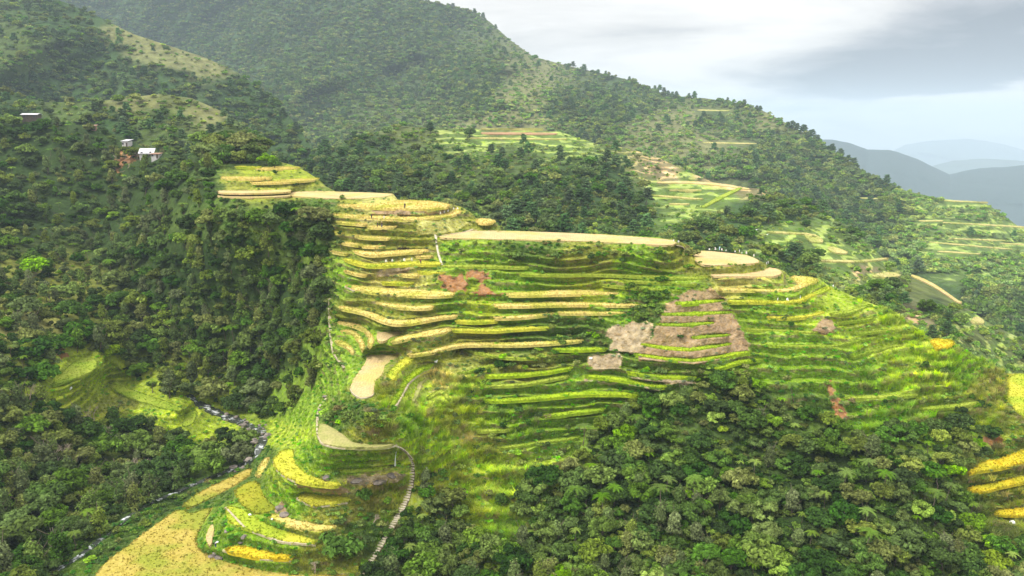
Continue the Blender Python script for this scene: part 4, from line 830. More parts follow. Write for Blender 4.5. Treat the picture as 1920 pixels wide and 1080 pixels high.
# where the woods are (seen outlines) and what grows there
PALS = dict(dark=(.044,.088,.014), green=(.080,.146,.020), mid=(.125,.190,.028), olive=(.165,.200,.036), grey=(.125,.165,.052), bright=(.20,.31,.025), yellow=(.26,.33,.03), brown=(.19,.16,.06), far=(.110,.172,.044), farp=(.076,.138,.045))
LOOK = dict(dark='dark green', green='deep green', mid='mid green', olive='olive green', grey='grey green', bright='bright green', yellow='yellow green', brown='brownish', far='green', farp='dark')
AREAS = [(450,310,'on the knoll'),(150,330,'on the dark slope below the hillside houses'),(330,330,'beside the landslip and the tin roofs'),(480,420,'directly below the knoll terraces'),(560,520,'just left of the small stacked plots'),(400,560,'in the middle of the left gorge'),(170,520,'on the far left slope of the gorge'),(40,640,'on the small left spur above the lime meadow'),(430,700,'on the gorge slope above the rapids'),(570,690,'left of the three hook shaped strips'),(60,880,'in the dark lower left corner'),(250,870,'on the dark bank under the lime meadow'),(420,850,'on the near bank of the stream'),
(1320,760,'under the bare brown walls'),(820,1030,'right of the long stairway at the bottom edge'),(1060,1030,'at the bottom centre edge'),(1150,880,'in the thicket at the foot of the bowl'),(1400,880,'in the middle of the lower right thicket'),(1400,1030,'along the bottom edge of the lower right thicket'),(1600,850,'below the narrow red slide'),(1750,900,'left of the golden terraces at the lower right edge'),(1700,1040,'in the dark lower right corner')]
def where(u, v): return min(AREAS, key=lambda a: (a[0]-u)**2+((a[1]-v)*1.3)**2)[2]
HOUSE_PX = [(60, 220), (238, 272), (278, 290)]
def darts(poly, gap, n, ok=None):
    q = np.array(poly); x0, y0 = q.min(0); x1, y1 = q.max(0); cu = RNG.uniform(x0, x1, n); cv = RNG.uniform(y0, y1, n); m = in_poly(cu, cv, q); out = []; cell = {}
    for u, v in zip(cu[m], cv[m]):
        g_ = gap(u, v); 
        if ok and not ok(u, v): continue
        a, b = int(u//40), int(v//40); bad = False
        for i in (-1, 0, 1):
            for j in (-1, 0, 1):
                for (s, t) in cell.get((a+i, b+j), ()):
                    if (s-u)**2+((t-v)*1.35)**2 < g_*g_: bad = True; break
                if bad: break
            if bad: break
        if not bad: out.append((u, v)); cell.setdefault((a, b), []).append((u, v))
    return out
def near_tree(u, v, side):
    p = surf('near', u, v+4); Yv = p[1]; r = random.random(); d = random.random
    if side == 'L':
        low = v > 800
        kind = 'feather' if r < .26 else ('fern' if r > .95 else 'broad')
        if kind == 'broad': c = random.choices(['dark','green','mid','olive','bright','yellow','grey'], [4,6,5,3.5,.35 if not low else .1,.15,1.5])[0]; s = .55+.85*random.random()**1.4
        elif kind == 'feather': c = random.choices(['grey','olive','green','mid'], [4,3,2,1])[0]; s = random.uniform(.75, 1.25)
        else: c = 'bright'; s = random.uniform(.8, 1.2)
    else:
        kind = 'feather' if (r < .05 or (v > 980 and 950 < u < 1400 and r < .25)) else ('fern' if r > .93 else 'broad')
        if kind == 'broad': c = random.choices(['dark','green','mid','olive','bright','yellow'], [3,5,6,2.5,1.3,.4])[0]; s = .30+.60*random.random()**1.5
        elif kind == 'feather': c = random.choices(['grey','olive'], [3,1])[0]; s = random.uniform(.6, .95)
        else: c = 'bright'; s = random.uniform(.55, .85)
    return kind, c, s, p
cnt = {'broad': 0, 'feather': 0, 'fern': 0, 'pine': 0, 'shrub': 0}
REST = []            # (point, scale, kind, tint) beyond the individually built ones
def put(kind, c, s, p, u, v, grp):
    word = {'broad': 'broadleaf tree', 'feather': 'feathery tree', 'fern': 'tree fern', 'shrub': 'shrub', 'pine': 'pine tree'}[kind]
    big = 'large ' if s > {'L': 1.0}.get(grp[0], .68) else 'small '
    t = np.array(PALS[c])*random.uniform(.85, 1.2)
    if cnt[kind] < 298:
        w_ = where(u, v); plant(kind, p, s, t, big+LOOK[c]+' '+word+' '+w_, word.split(' with')[0]+'s '+w_, random.uniform(.85, 1.2)); cnt[kind] += 1
    else: REST.append((p, s, kind, t))
cand = []
for side, poly, gp_, n in (('L', FL, lambda u, v: 25 if v > 700 else 21, 12000), ('R', FR, lambda u, v: 22, 9000)):
    for (u, v) in darts(poly, gp_, n, ok=lambda u, v: not any(abs(u-a) < 24 and -6 < v-b < 20 for a, b in HOUSE_PX) and not (400 < u < 640 and v < 408) and not (842 < v and any(-30 < u-np.interp(v-o_, [q[1] for q in spx], [q[0] for q in spx]) < 20 for o_ in (2, 14, 27)))): cand.append((u, v, side))
random.shuffle(cand); cand.sort(key=lambda a: -a[1]*(1 if a[2] == 'R' else .8)+random.random()*300)
for u, v, side in cand:
    k, c, s, p = near_tree(u, v, side); put(k, c, s, p, u, v, side)
# tree ferns that stand out
for i, (u, v, s) in enumerate([(1193,806,1.0),(1093,826,1.2),(1077,950,1.3),(1127,966,1.4),(1152,943,1.1),(1237,955,1.5),(1300,927,1.2),(1317,968,.9),(1487,747,1.1),(1627,893,1.0),(1580,913,1.1),(1653,920,1.3),(1757,916,1.2),(1772,936,1.0),(1750,956,1.2),(1620,990,1.1),(1620,1030,1.2),(1533,910,.8),(293,608,1.2),(323,618,1.3),(440,630,1.5),(470,653,1.6),(420,676,1.5),(555,658,1.5),(500,673,1.7),(207,503,1.5),(170,510,1.2),(95,561,1.2),(1250,925,1.0)]):
    p = surf('near', u, v+10*s); t = np.array((.13, .23, .02))*random.uniform(.9, 1.15); w_ = where(u, v)
    plant('fern', p+np.array([0, 0, 1.2]), s*.95, t, 'bright tree fern standing out '+w_, 'standing out tree ferns '+w_)
# knoll wood above the topmost terraces
for (u, v, s, c, lb) in [(385,300,1.5,'mid','leftmost round tree on the knoll above the terraces'),(408,285,1.7,'olive','tall olive tree on the left of the knoll top'),(432,275,1.6,'green','tree on the middle of the knoll top'),(455,284,1.7,'olive','broad olive tree right of the middle of the knoll top'),(478,296,1.35,'mid','tree on the right shoulder of the knoll'),(500,310,1.0,'bright','small bright tree at the right end of the knoll'),(395,318,1.1,'mid','low bushy tree at the left foot of the knoll'),(420,305,1.2,'green','low dark tree on the front of the knoll'),(450,306,1.1,'olive','low olive tree at the front right of the knoll'),(515,316,.8,'green','bush like tree where the knoll meets the top terrace')]:
    plant('broad', surf('near', u, v)-np.array([0, 0, .8*s]), s, np.array(PALS[c])*1.05, lb, 'trees on the knoll')
for i in range(26):
    plant('broad', surf('near', random.uniform(375, 498), random.uniform(268, 308))-np.array([0, 0, .9]), random.uniform(.8, 1.35), np.array(PALS[random.choice(['mid', 'olive', 'green'])]), 'smaller tree filling the wood on the knoll', 'small trees on the knoll')
# single shrubs on the terraces
for (u, v, s, c, lb) in [(949,948,1.9,'green','tall round dark shrub beside the thin footpath low in the bowl'),(1483,612,1.0,'dark','round dark shrub on the bank under the thin lime ledge'),(518,327,1.2,'dark','dark shrub on the bank of the topmost terraces'),(555,349,1.0,'dark','small dark shrub under the right end of the third knoll terrace'),(973,486,1.7,'green','dark bush left on the bushy bank under the crest field'),(1042,487,1.6,'green','dark bush in the middle of the bushy bank under the crest field'),(1130,484,1.5,'green','dark bush right of the middle of the bushy bank'),(1245,490,1.2,'mid','bush at the right of the bushy bank under the crest field'),(1230,510,1.0,'dark','small dark bush over the second ledge of the bowl'),(946,694,1.8,'dark','dark bush above the bright green strips in the lower bowl'),(1030,682,1.7,'olive','olive bush above the bright green strips'),(1190,690,1.4,'green','bush below the bare brown slide'),(1276,634,.7,'dark','small cone shaped shrub between the brown walls'),(1216,735,1.2,'dark','dark bush at the lowest green strip'),(684,935,1.7,'green','dark bush between the bare patch and the stairway'),(640,1040,3.0,'green','large dark bush right of the lowest golden fields'),(641,985,1.2,'green','small bush at the right end of the narrow gold strip'),(655,785,1.5,'mid','bushy clump on top of the knob'),(690,798,1.4,'olive','olive bush clump right on top of the knob'),(620,785,1.5,'mid','bush on the left of the knob top'),(640,772,1.3,'brown','brownish bush behind the knob'),(1845,770,1.7,'dark','dark round bush at the right end of the spur'),(1800,775,1.3,'dark','smaller dark bush left of the dark round one at the spur end'),(1730,690,1.3,'green','bush on the right slope under the bright orange plot'),(1770,700,1.3,'green','second bush on the right slope under the bright orange plot'),(1330,600,.5,'green','tiny bush on the third brown wall'),(640,375,1.2,'mid','bush at the left under the broad harvested field'),(1300,482,1.9,'olive','rounded bush at the right corner of the crest field'),(1180,545,1.6,'mid','leafy bush left above the brown walls'),(1225,560,1.8,'green','leafy bush beside the top of the brown walls'),(1205,600,1.8,'mid','leafy bush between the two brown slides'),(1240,530,1.4,'green','bush under the third ledge of the bowl')]:
    plant('shrub', surf('near', u, v), s, np.array(PALS[c])*1.1, lb, 'single shrubs on the terraces')
SCRUB = [([(476,872),(466,886),(430,897),(395,914),(352,936),(325,958),(280,985),(235,1020),(190,1052),(150,1070),(180,1035),(225,992),(262,965),(300,945),(366,917),(406,901),(450,880)], 'on the strip of bank between stream and golden fields', 60), ([(405,376),(560,378),(606,392),(625,384),(625,420),(600,425),(405,415)], 'directly under the lowest knoll strips', 40), ([(600,420),(628,440),(630,600),(640,690),(612,745),(598,740),(606,600)], 'along the edge between forest and terraces', 40), ([(835,458),(1000,456),(1200,464),(1290,474),(1300,505),(1100,500),(900,497),(835,492)], 'on the bushy bank under the crest field', 60), ([(1035,598),(1130,596),(1140,650),(1060,652),(1030,630)], 'left of the bare brown slide', 26), ([(900,655),(1100,652),(1095,690),(1000,700),(900,702)], 'above the bright green strips in the lower bowl', 34), ([(840,700),(905,690),(905,760),(1000,775),(1090,790),(1080,850),(960,900),(900,800)], 'low in the bowl', 60), ([(745,760),(850,760),(930,860),(930,960),(860,960),(790,880)], 'on the tall grass slope right of the stairway', 24), ([(1195,684),(1300,690),(1410,680),(1440,740),(1320,720),(1190,700)], 'below the brown walls', 36), ([(1180,535),(1262,548),(1230,600),(1190,598),(1165,570)], 'left of the top of the brown walls', 30), ([(610,750),(660,770),(735,795),(700,812),(640,800),(605,785)], 'on top of the knob', 26), ([(1420,700),(1600,720),(1800,740),(1880,740),(1860,800),(1600,800),(1460,740)], 'on the lower part of the right grassy slope', 50), ([(610,400),(640,400),(640,520),(625,560),(612,520)], 'along the left edge of the small stacked plots', 16), ([(640,960),(760,930),(740,1000),(700,1060),(620,1080),(600,1040)], 'left of the stairway', 22), ([(560,380),(625,380),(620,400),(570,400)], 'under the broad harvested field', 8)]
for poly, w_, n in SCRUB:
    for (u, v) in darts(poly, lambda a, b: 11, 900)[:n]:
        if pidN[min(659, int((v-crest_at(CREST0, u))/(1125-crest_at(CREST0, u))*659)), int((u+150)/2)] >= 0: continue
        c = random.choices(['dark','green','mid','olive','bright','brown'], [1,4,5,4,2,.4])[0]; t = np.array(PALS[c])*random.uniform(1.0, 1.5)
        p = surf('near', u, v); s = random.uniform(.5, 1.15)
        if cnt['shrub'] < 260: plant('shrub', p, s, t, LOOK[c]+' low shrub '+w_, 'low shrubs '+w_); cnt['shrub'] += 1
        else: REST.append((p, s, 'shrub', t))
for (u, v) in [(548,398),(553,404),(163,293),(172,300),(640,470),(615,425)]:
    plant('banana', surf('near', u, v), 1.0, (.12, .19, .05), 'banana plant with drooping broad leaves in the gorge forest', 'banana plants in the gorge forest')
# pines: the ones that break the skyline and the larger ones on the middle hills
SKYP = [(775,2),(850,14),(905,34),(1075,126),(1095,131),(1120,138),(1135,140),(1180,152),(1228,168),(1236,170),(1245,174),(1252,178),(1260,182),(1396,196),(1418,205),(1425,209),(1363,190),(1487,240),(1495,243),(1508,248),(1518,255),(1560,283),(1575,292),(1590,302),(1600,312),(1292,184)]
for i, (u, v) in enumerate(SKYP):
    s = 1.15 if v > 170 else 1.4
    plant('pine', surf('back', u, v+3), s*random.uniform(.8, 1.25), np.array(PALS['farp'])*1.1, ('dark pine standing up on the skyline '+('above the high clearing' if u < 1200 else 'over the bare ridge shoulder' if u < 1450 else 'on the steep right end of the ridge')), 'skyline pines '+('left' if u < 1200 else 'middle' if u < 1450 else 'right'))
ORD = ['near', 'mid', 'hilla', 'hillb', 'back']
def visible(key, u, v):
    if v < crest_at(CRST[key], u)+1: return False
    us = LAY[key][0]
    if u < us[0] or u > us[-1]: return False
    for k in ORD[:ORD.index(key)]:
        us = LAY[k][0]
        if us[0] <= u <= us[-1] and v > crest_at(CRST[k], u)+14: return False
    return True
FARPOLY = {k: q[2] for k, q in FARP.items()}
def inplot(u, v):
    for q in FARPOLY.values():
        a = np.array(q)
        if a[:, 0].min()-3 < u < a[:, 0].max()+3 and a[:, 1].min()-2 < v < a[:, 1].max()+9: return True
    return False
npine = 0; FARPTS = []
for key, n, r0, gapf in (('mid', 9000, 3.9, .95), ('hilla', 5000, 3.9, .9), ('hillb', 7000, 5.0, .85), ('back', 26000, 6.3, .85)):
    box = [(-100, -20), (2000, -20), (2000, 700), (-100, 700)]
    pts = darts(box, lambda u, v: gapf*1500*r0*1.15/float(surf(key, u, v)[1]), n, ok=lambda u, v: visible(key, u, v) and not inplot(u, v))
    P_ = np.array(pts); op = openness(key, P_[:, 0], P_[:, 1]); cl = fbm(P_[:, 0]/45, P_[:, 1]/30, P_[:, 0]*0+2, 3)
    for (u, v), o_, c_ in zip(pts, op, cl):
        if random.random() < o_*1.05: 
            if random.random() < .9: FARPTS.append((surf(key, u, v), random.uniform(1.0, 2.2)*(1.5 if key == 'back' else 1), 'shrub', np.array(PALS['olive' if random.random() < .5 else 'mid'])*1.2))
            continue
        isp = random.random() < .35+.9*c_; s = random.uniform(.6, 1.25)*dict(mid=1.1, hilla=1.1, hillb=1.35, back=1.6)[key]
        c = 'farp' if isp else random.choices(['far','mid','olive','green','dark'], [5,3,1.5+o_*4,3,1.5])[0]; t = np.array(PALS[c])*random.uniform(.8, 1.3)*(1+o_*.5)
        p = surf(key, u, v+2)
        if isp and key == 'mid' and npine < 170:
            w_ = 'in the wood behind the big crest field' if u < 1230 else ('on the middle hill right of the crest field' if u < 1480 else 'behind the right point of the spur')
            plant('pine', p, s*.85, t, ('tall' if s > .9 else 'short')+' dark green pine '+w_, 'pines '+w_); npine += 1
        else: FARPTS.append((p, s*(.8 if isp else 1), 'pine' if isp else 'broad', t))
print('plants', cnt, 'pines', npine, 'far', len(FARPTS), 'rest', len(REST))
# ---------------------------------------------------------------- masses nobody could count
def blades(seed, n, R, h, w_, arch):
    rg = np.random.default_rng(seed); a = rg.random(n)*6.283; q = np.sqrt(rg.random(n))*R; b = rg.random(n)*6.283; H = h*(.5+.5*rg.random(n))
    c = np.stack([np.cos(a)*q, np.sin(a)*q, 0*a-.15], 1); d = np.stack([np.cos(b), np.sin(b), 0*b], 1); s = np.stack([-np.sin(b), np.cos(b), 0*b], 1)*w_; ln = arch*H*(.3+.7*rg.random(n))
    z = np.array([0, 0, 1.0])
    A = c-s; B = c+s; M1 = c+d*(ln*.35)[:, None]+z*(H*.65)[:, None]-s*.9; M2 = M1+s*1.8; T = c+d*ln[:, None]+z*H[:, None]
    V = np.stack([A, B, M2, M1, T], 1).reshape(-1, 3); i = np.arange(n)[:, None]*5
    Fc = np.concatenate([i+[0, 1, 2], i+[0, 2, 3], i+[3, 2, 4]], 0); return V, Fc, np.repeat(.75+.5*rg.random(n), 5)
def gn_stuff(name, pts, protos, label=None, cat=None):
    """pts: list of (point, scale, proto index, tint)"""
    P_ = np.array([p[0] for p in pts], np.float32); me = bpy.data.meshes.new(name); me.vertices.add(len(P_)); me.vertices.foreach_set('co', P_.ravel())
    for an, ty, arr, fld in (('sz', 'FLOAT', np.array([p[1] for p in pts], np.float32), 'value'), ('rot', 'FLOAT', RNG.random(len(pts)).astype(np.float32)*6.283, 'value'), ('kd', 'INT', np.array([p[2] for p in pts], np.int32), 'value'), ('tint', 'FLOAT_COLOR', np.array([(*p[3], 1) for p in pts], np.float32).ravel(), 'color')):
        a = me.attributes.new(an, ty, 'POINT'); a.data.foreach_set(fld, arr)
    me.update(); o = bpy.data.objects.new(name, me); C.objects.link(o); cat_(o, label, cat, kind='stuff')
    ng = bpy.data.node_groups.new(name, 'GeometryNodeTree'); ng.interface.new_socket('Geometry', in_out='INPUT', socket_type='NodeSocketGeometry'); ng.interface.new_socket('Geometry', in_out='OUTPUT', socket_type='NodeSocketGeometry')
    nn = ng.nodes; gi = nn.new('NodeGroupInput'); go = nn.new('NodeGroupOutput'); jn = nn.new('GeometryNodeJoinGeometry'); ng.links.new(jn.outputs[0], go.inputs[0])
    def attr(n_, ty):
        a = nn.new('GeometryNodeInputNamedAttribute'); a.data_type = ty; a.inputs['Name'].default_value = n_; return [q for q in a.outputs if q.enabled and q.name == 'Attribute'][0]
    sz = attr('sz', 'FLOAT'); rt = attr('rot', 'FLOAT'); kd = attr('kd', 'INT'); cx = nn.new('ShaderNodeCombineXYZ'); ng.links.new(rt, cx.inputs[2])
    for i, po in enumerate(protos):
        oi = nn.new('GeometryNodeObjectInfo'); oi.inputs['Object'].default_value = po; oi.inputs['As Instance'].default_value = True
        cmp_ = nn.new('FunctionNodeCompare'); cmp_.data_type = 'INT'; cmp_.operation = 'EQUAL'; ins_ = [q for q in cmp_.inputs if q.enabled]; ng.links.new(kd, ins_[0]); ins_[1].default_value = i
        ip = nn.new('GeometryNodeInstanceOnPoints'); ng.links.new(gi.outputs[0], ip.inputs['Points']); ng.links.new(cmp_.outputs[0], ip.inputs['Selection']); ng.links.new(oi.outputs['Geometry'], ip.inputs['Instance']); ng.links.new(cx.outputs[0], ip.inputs['Rotation']); ng.links.new(sz, ip.inputs['Scale'])
        ng.links.new(ip.outputs[0], jn.inputs[0])
    md = o.modifiers.new('spread', 'NODES'); md.node_group = ng; return o
def proto_of(kind, n):     # crowns of trees that stand in the scene
    out_ = []
    for me, _ in TREE[kind][:n]:
        for o in bpy.data.objects:
            if o.data == me: out_.append(o); break
    return out_
pb = proto_of('broad', 4); pp = proto_of('pine', 3); pf = proto_of('feather', 3); psh = proto_of('shrub', 3); pfn = proto_of('fern', 2)
allp_ = pb+pp+pf+psh+pfn; off = {'broad': (0, len(pb)), 'pine': (len(pb), len(pp)), 'feather': (len(pb)+len(pp), len(pf)), 'shrub': (len(pb)+len(pp)+len(pf), len(psh)), 'fern': (len(pb)+len(pp)+len(pf)+len(psh), len(pfn))}
def pack(L_): return [(p, s, off[k][0]+random.randrange(off[k][1]), t) for p, s, k, t in L_]
gn_stuff('forest', pack(FARPTS), allp_, 'far off mixed forest covering the mountains behind the terraces', 'forest')
if REST: gn_stuff('near_forest', pack(REST), allp_, 'rest of the dense forest around the terraces', 'forest')
# undergrowth between the trees
UND = []
for key, n, gap, s0 in (('mid', 9000, 15, 2.8), ('hilla', 4000, 12, 3.0), ('hillb', 5000, 10, 4.0), ('back', 20000, 8, 6.5)):
    for _ in range(n*3):
        u, v = random.uniform(-100, 2000), random.uniform(0, 700)
        if not visible(key, u, v) or inplot(u, v): continue
        UND.append((u, v, key, s0))
cu = {}
for q in UND: cu.setdefault(q[2], []).append(q)
UL = []
for key, L_ in cu.items():
    lim = dict(mid=7000, hilla=3500, hillb=5000, back=14000)[key]; L_ = L_[:lim]; a = np.array([(q[0], q[1]) for q in L_]); op = openness(key, a[:, 0], a[:, 1])
    for q, o_ in zip(L_, op):
        if random.random() < o_*.45: continue
        t = np.array(PALS[random.choice(['mid', 'green', 'olive', 'far'])])*random.uniform(.8, 1.3)*(1+1.2*o_); UL.append((surf(key, q[0], q[1]), q[3]*random.uniform(.4, 1.0)*(1-.5*o_), 'shrub', t))
for poly, dens in ((FL, 190), (FR, 130)):
    q = np.array(poly); x0, y0 = q.min(0); x1, y1 = q.max(0); n = int((x1-x0)*(y1-y0)/dens); cu_ = RNG.uniform(x0, x1, n); cv_ = RNG.uniform(y0, y1, n); m = in_poly(cu_, cv_, q)
    for u, v in zip(cu_[m], cv_[m]):
        c = random.choices(['dark', 'green', 'mid', 'olive', 'bright'], [3, 5, 4, 2, .8])[0]
        UL.append((surf('near', u, v), random.uniform(.6, 1.25)*(1.15 if poly is FL else .8), 'shrub', np.array(PALS[c])*random.uniform(.55, 1.0)))
gn_stuff('undergrowth', pack(UL), allp_, 'dense leafy undergrowth covering the forest floor', 'undergrowth')
# grasses on banks and slopes
GB = [('grass', blades(1, 30, .42, .55, .035, .5)), ('grass', blades(2, 30, .42, .5, .04, .7)), ('grass', blades(3, 46, .5, 1.5, .04, 1.1)), ('grass', blades(4, 46, .55, 1.3, .045, 1.3))]
gpro = []
for i, (nm, b) in enumerate(GB):
    me = cmesh('grass', b, M_blade); o = bpy.data.objects.new('grass', me); C.objects.link(o); o.location = surf('near', 720+40*i, 560); o['tint'] = [.2, .24, .03]; cat_(o, 'short grass tuft growing on a terrace bank', 'grass', kind='stuff'); gpro.append(o)
gpro += [psh[0], psh[1]]
gu, gv = np.meshgrid(np.arange(-60, 1990, 5.4), np.arange(300, 1110, 4.0)); gu = gu.ravel()+RNG.uniform(-3, 3, gu.size); gv = gv.ravel()+RNG.uniform(-2.4, 2.4, gv.size)
m = gv > crest_at(CREST0, gu)+1; gu, gv = gu[m], gv[m]
ri = np.clip(((gv-crest_at(CREST0, gu))/(1125-crest_at(CREST0, gu))*659).astype(int), 0, 659); ci = np.clip(((gu+150)/2).astype(int), 0, len(us0)-1)
inF = in_poly(gu, gv, np.array(FL)) | in_poly(gu, gv, np.array(FR)); m = (pidN[ri, ci] < 0) & ~inF
SW2 = np.array(spx, float); gu, gv, ri, ci = gu[m], gv[m], ri[m], ci[m]
d = np.min(np.hypot(gu[:, None]-np.interp(np.linspace(0, 1, 60), np.linspace(0, 1, len(SW2)), SW2[:, 0])[None], gv[:, None]-np.interp(np.linspace(0, 1, 60), np.linspace(0, 1, len(SW2)), SW2[:, 1])[None]), 1); m = d > 9
gu, gv, ri, ci = gu[m], gv[m], ri[m], ci[m]
ct = cols[ri, ci]; bare = (ct[:, 0] > ct[:, 1]*1.15) ; W_ = surf('near', gu, gv)
tall = ((gu > 690) & (gu < 1010) & (gv > 690)) | ((gu > 1600) & (gv > 560))
nearplot = np.zeros(len(gu), bool)
for dr in range(-8, 9, 2):
    for dc in (-3, 0, 3): nearplot |= pidN[np.clip(ri+dr, 0, 659), np.clip(ci+dc, 0, len(us0)-1)] >= 0
tn = fbm(gu/26, gv/14, gu*0, 3); GP = []
for i in range(len(gu)):
    if bare[i] and random.random() < .8: continue
    t = ct[i]*random.uniform(1.0, 1.7); r = random.random()
    if r < (.10 if not tall[i] else .09)+max(0, -tn[i])*.25: k = 4+(r*100 % 1 > .5); s = random.uniform(.25, .6); t = t*np.array([.5, .75, .7])
    elif tall[i] and tn[i] > -.1 and not nearplot[i]: k = random.choice([2, 3]); s = random.uniform(.7, 1.2)*(1.3 if random.random() < .13 else 1); t = t*random.choice([np.array([1, 1, 1]), np.array([.85, .95, .9]), np.array([1.35, 1.2, 1.5])])
    else: k = random.choice([0, 1]); s = random.uniform(.7, 1.3)*(.7 if nearplot[i] else 1)
    GP.append((W_[i], s, k, t))
gn_stuff('grasses', GP, gpro, 'thick grass covering the banks and slopes of the terraces', 'grass')
print('stuff', len(UL), len(GP))
# ---------------------------------------------------------------- houses
def mat_(name, c, rough=.8, var=0):
    g = MT(name, rough, .3); return g.done(g.mix(g.remap(g.noise(1.3), .35, .65, 0, 1), c, tuple(x*(1-var) for x in c)) if var else c)
M_tin = mat_('weathered tin roof', (.60, .60, .62), .45, .25); M_white = mat_('white painted wall', (.55, .53, .52), .8, .2); M_wood = mat_('dark boards', (.10, .08, .06), .9, .4); M_glass = mat_('dark window', (.03, .035, .04), .3); M_rust = mat_('rusty tin', (.35, .20, .13), .8, .4)
def house(u, v, w_, d_, h_, rz, slope, wallm, roofm, label, skew=0):
    p = surf('near', u, v); e = empty('house', tuple(p), rz); cat_(e, label, 'house')
    m = MB(); m.box((0, 0, h_/2-1.2), (w_, d_, h_+2.4)); wall = m.build('wall', wallm, e)
    m = MB(); a = h_+slope; o = .5; W2, D2 = w_/2+o, d_/2+o
    if skew: m.add([(-W2, -D2, h_+.05), (W2, -D2, h_+.05), (W2, D2, a), (-W2, D2, a), (-W2, -D2, h_+.2), (W2, -D2, h_+.2), (W2, D2, a+.15), (-W2, D2, a+.15)], [(0, 3, 2, 1), (4, 5, 6, 7), (0, 1, 5, 4), (1, 2, 6, 5), (2, 3, 7, 6), (3, 0, 4, 7)])
    else: m.add([(-W2, -D2, h_), (W2, -D2, h_), (W2, 0, a), (-W2, 0, a), (-W2, D2, h_), (W2, D2, h_), (-W2, -D2, h_+.15), (W2, -D2, h_+.15), (W2, 0, a+.15), (-W2, 0, a+.15), (-W2, D2, h_+.15), (W2, D2, h_+.15)], [(0, 3, 2, 1), (3, 4, 5, 2), (6, 7, 8, 9), (9, 8, 11, 10), (0, 1, 7, 6), (4, 10, 11, 5), (0, 6, 9, 3), (3, 9, 10, 4), (1, 2, 8, 7), (2, 5, 11, 8)])
    m.build('roof', roofm, e)
    for i, x in enumerate(np.linspace(-w_*.32, w_*.32, max(2, int(w_/2.4)))):
        m = MB()
        if i == 1: m.box((x, -d_/2-.03, 1.0), (.9, .08, 2.0)); m.build('door', M_wood, e)
        else: m.box((x, -d_/2-.03, 1.45), (.95, .08, .9)); m.build('window', M_glass, e)
    return e
house(60, 224, 7.5, 5, 2.3, .1, .7, M_wood, M_tin, 'dark walled hut with a low pale tin roof, highest on the left slope', 0)
house(239, 275, 3.4, 3.2, 2.6, -.3, .8, M_white, M_tin, 'small white house with a slanting roof above the landslip', 1)
house(276, 292, 6.0, 4.6, 1.0, .25, 2.3, M_white, M_tin, 'long house showing a bright sheet metal roof beside the landslip', 1)
house(294, 297, 3.6, 3.2, 1.9, -.1, .5, M_white, M_rust, 'little white shed at the right end of the long tin roofed house', 1)
house(175, 243, 3.0, 2.6, 1.8, .2, .5, M_rust, M_rust, 'tiny rusty shed half hidden in trees between the hut and the white house', 1)
# dead wood lying over the landslip and bare trees
M_dead = bark('bleached wood', (.26, .21, .16))
def branchy(seed, h, depth=4, r=.16):
    rg = random.Random(seed); m = MB()
    def go(p, d, L, r, k):
        q = p+d*L; m.tube([p, (p+q)/2+Vector((rg.uniform(-.08, .08)*L,)*3), q], [r, r*.8, r*.6], 5, cap=False)
        if k:
            for _ in range(3 if k > 1 else 4): 
                n_ = (d+Vector((rg.gauss(0, .55), rg.gauss(0, .55), rg.gauss(.1, .35)))).normalized(); go(q-d*L*rg.uniform(0, .35), n_, L*rg.uniform(.55, .8), r*.58, k-1)
    go(Vector((0, 0, -.5)), Vector((rg.uniform(-.15, .15), rg.uniform(-.15, .15), 1)).normalized(), h*.36, r, depth); return m
for i, (u, v, h_, lb) in enumerate([(108,880,9,'bare pale branched tree in the dark lower left corner'),(215,835,8,'bare grey tree on the dark bank under the lime meadow'),(250,900,8,'bare twisted tree above the stream on the lower left bank'),(180,800,8,'tall bare grey tree beside the left lime meadow'),(60,760,7,'bare tree at the left edge below the meadow'),(700,985,3.5,'small leafless tree left of the stairway'),(590,1075,4,'leafless sapling at the bottom edge right of the golden field')]):
    o = branchy(i, h_).build('bare_tree', M_dead); o.location = surf('near', u, v); cat_(o, lb, 'bare tree')
for i, (u, v) in enumerate([(222,305),(232,310),(245,302),(258,300),(240,318),(215,318),(228,325),(262,296)]):
    o = branchy(20+i, 6, 3, .14).build('fallen_branch', M_dead); o.location = surf('near', u, v)+np.array([0, 0, .8]); o.rotation_euler = (random.uniform(.7, 1.3), random.uniform(-.8, .8), random.random()*6); cat_(o, 'bleached fallen branches lying over the landslip below the houses', 'fallen branch', 'dead branches on the landslip')
# ---------------------------------------------------------------- people
M_skin = mat_('skin', (.30, .17, .10))
CL = dict(dark=mat_('dark cloth', (.03, .03, .035)), red=mat_('dark red cloth', (.22, .03, .03)), white=mat_('white cloth', (.75, .75, .75)), blue=mat_('blue cloth', (.05, .08, .2)), straw=mat_('straw hat', (.55, .45, .25)))
def skinned(name, V, E, R, mat, parent=None, sub=2):
    me = bpy.data.meshes.new(name); me.from_pydata(V, E, []); o = bpy.data.objects.new(name, me); C.objects.link(o); me.materials.append(mat)
    o.modifiers.new('skin', 'SKIN'); 
    if not me.skin_vertices: 
        bpy.context.view_layer.objects.active = o; bpy.ops.mesh.customdata_skin_add()
    for i, r in enumerate(R): me.skin_vertices[0].data[i].radius = (r, r)
    me.skin_vertices[0].data[0].use_root = True; s = o.modifiers.new('sub', 'SUBSURF'); s.levels = s.render_levels = sub
    if parent is not None: o.parent = parent
    return o
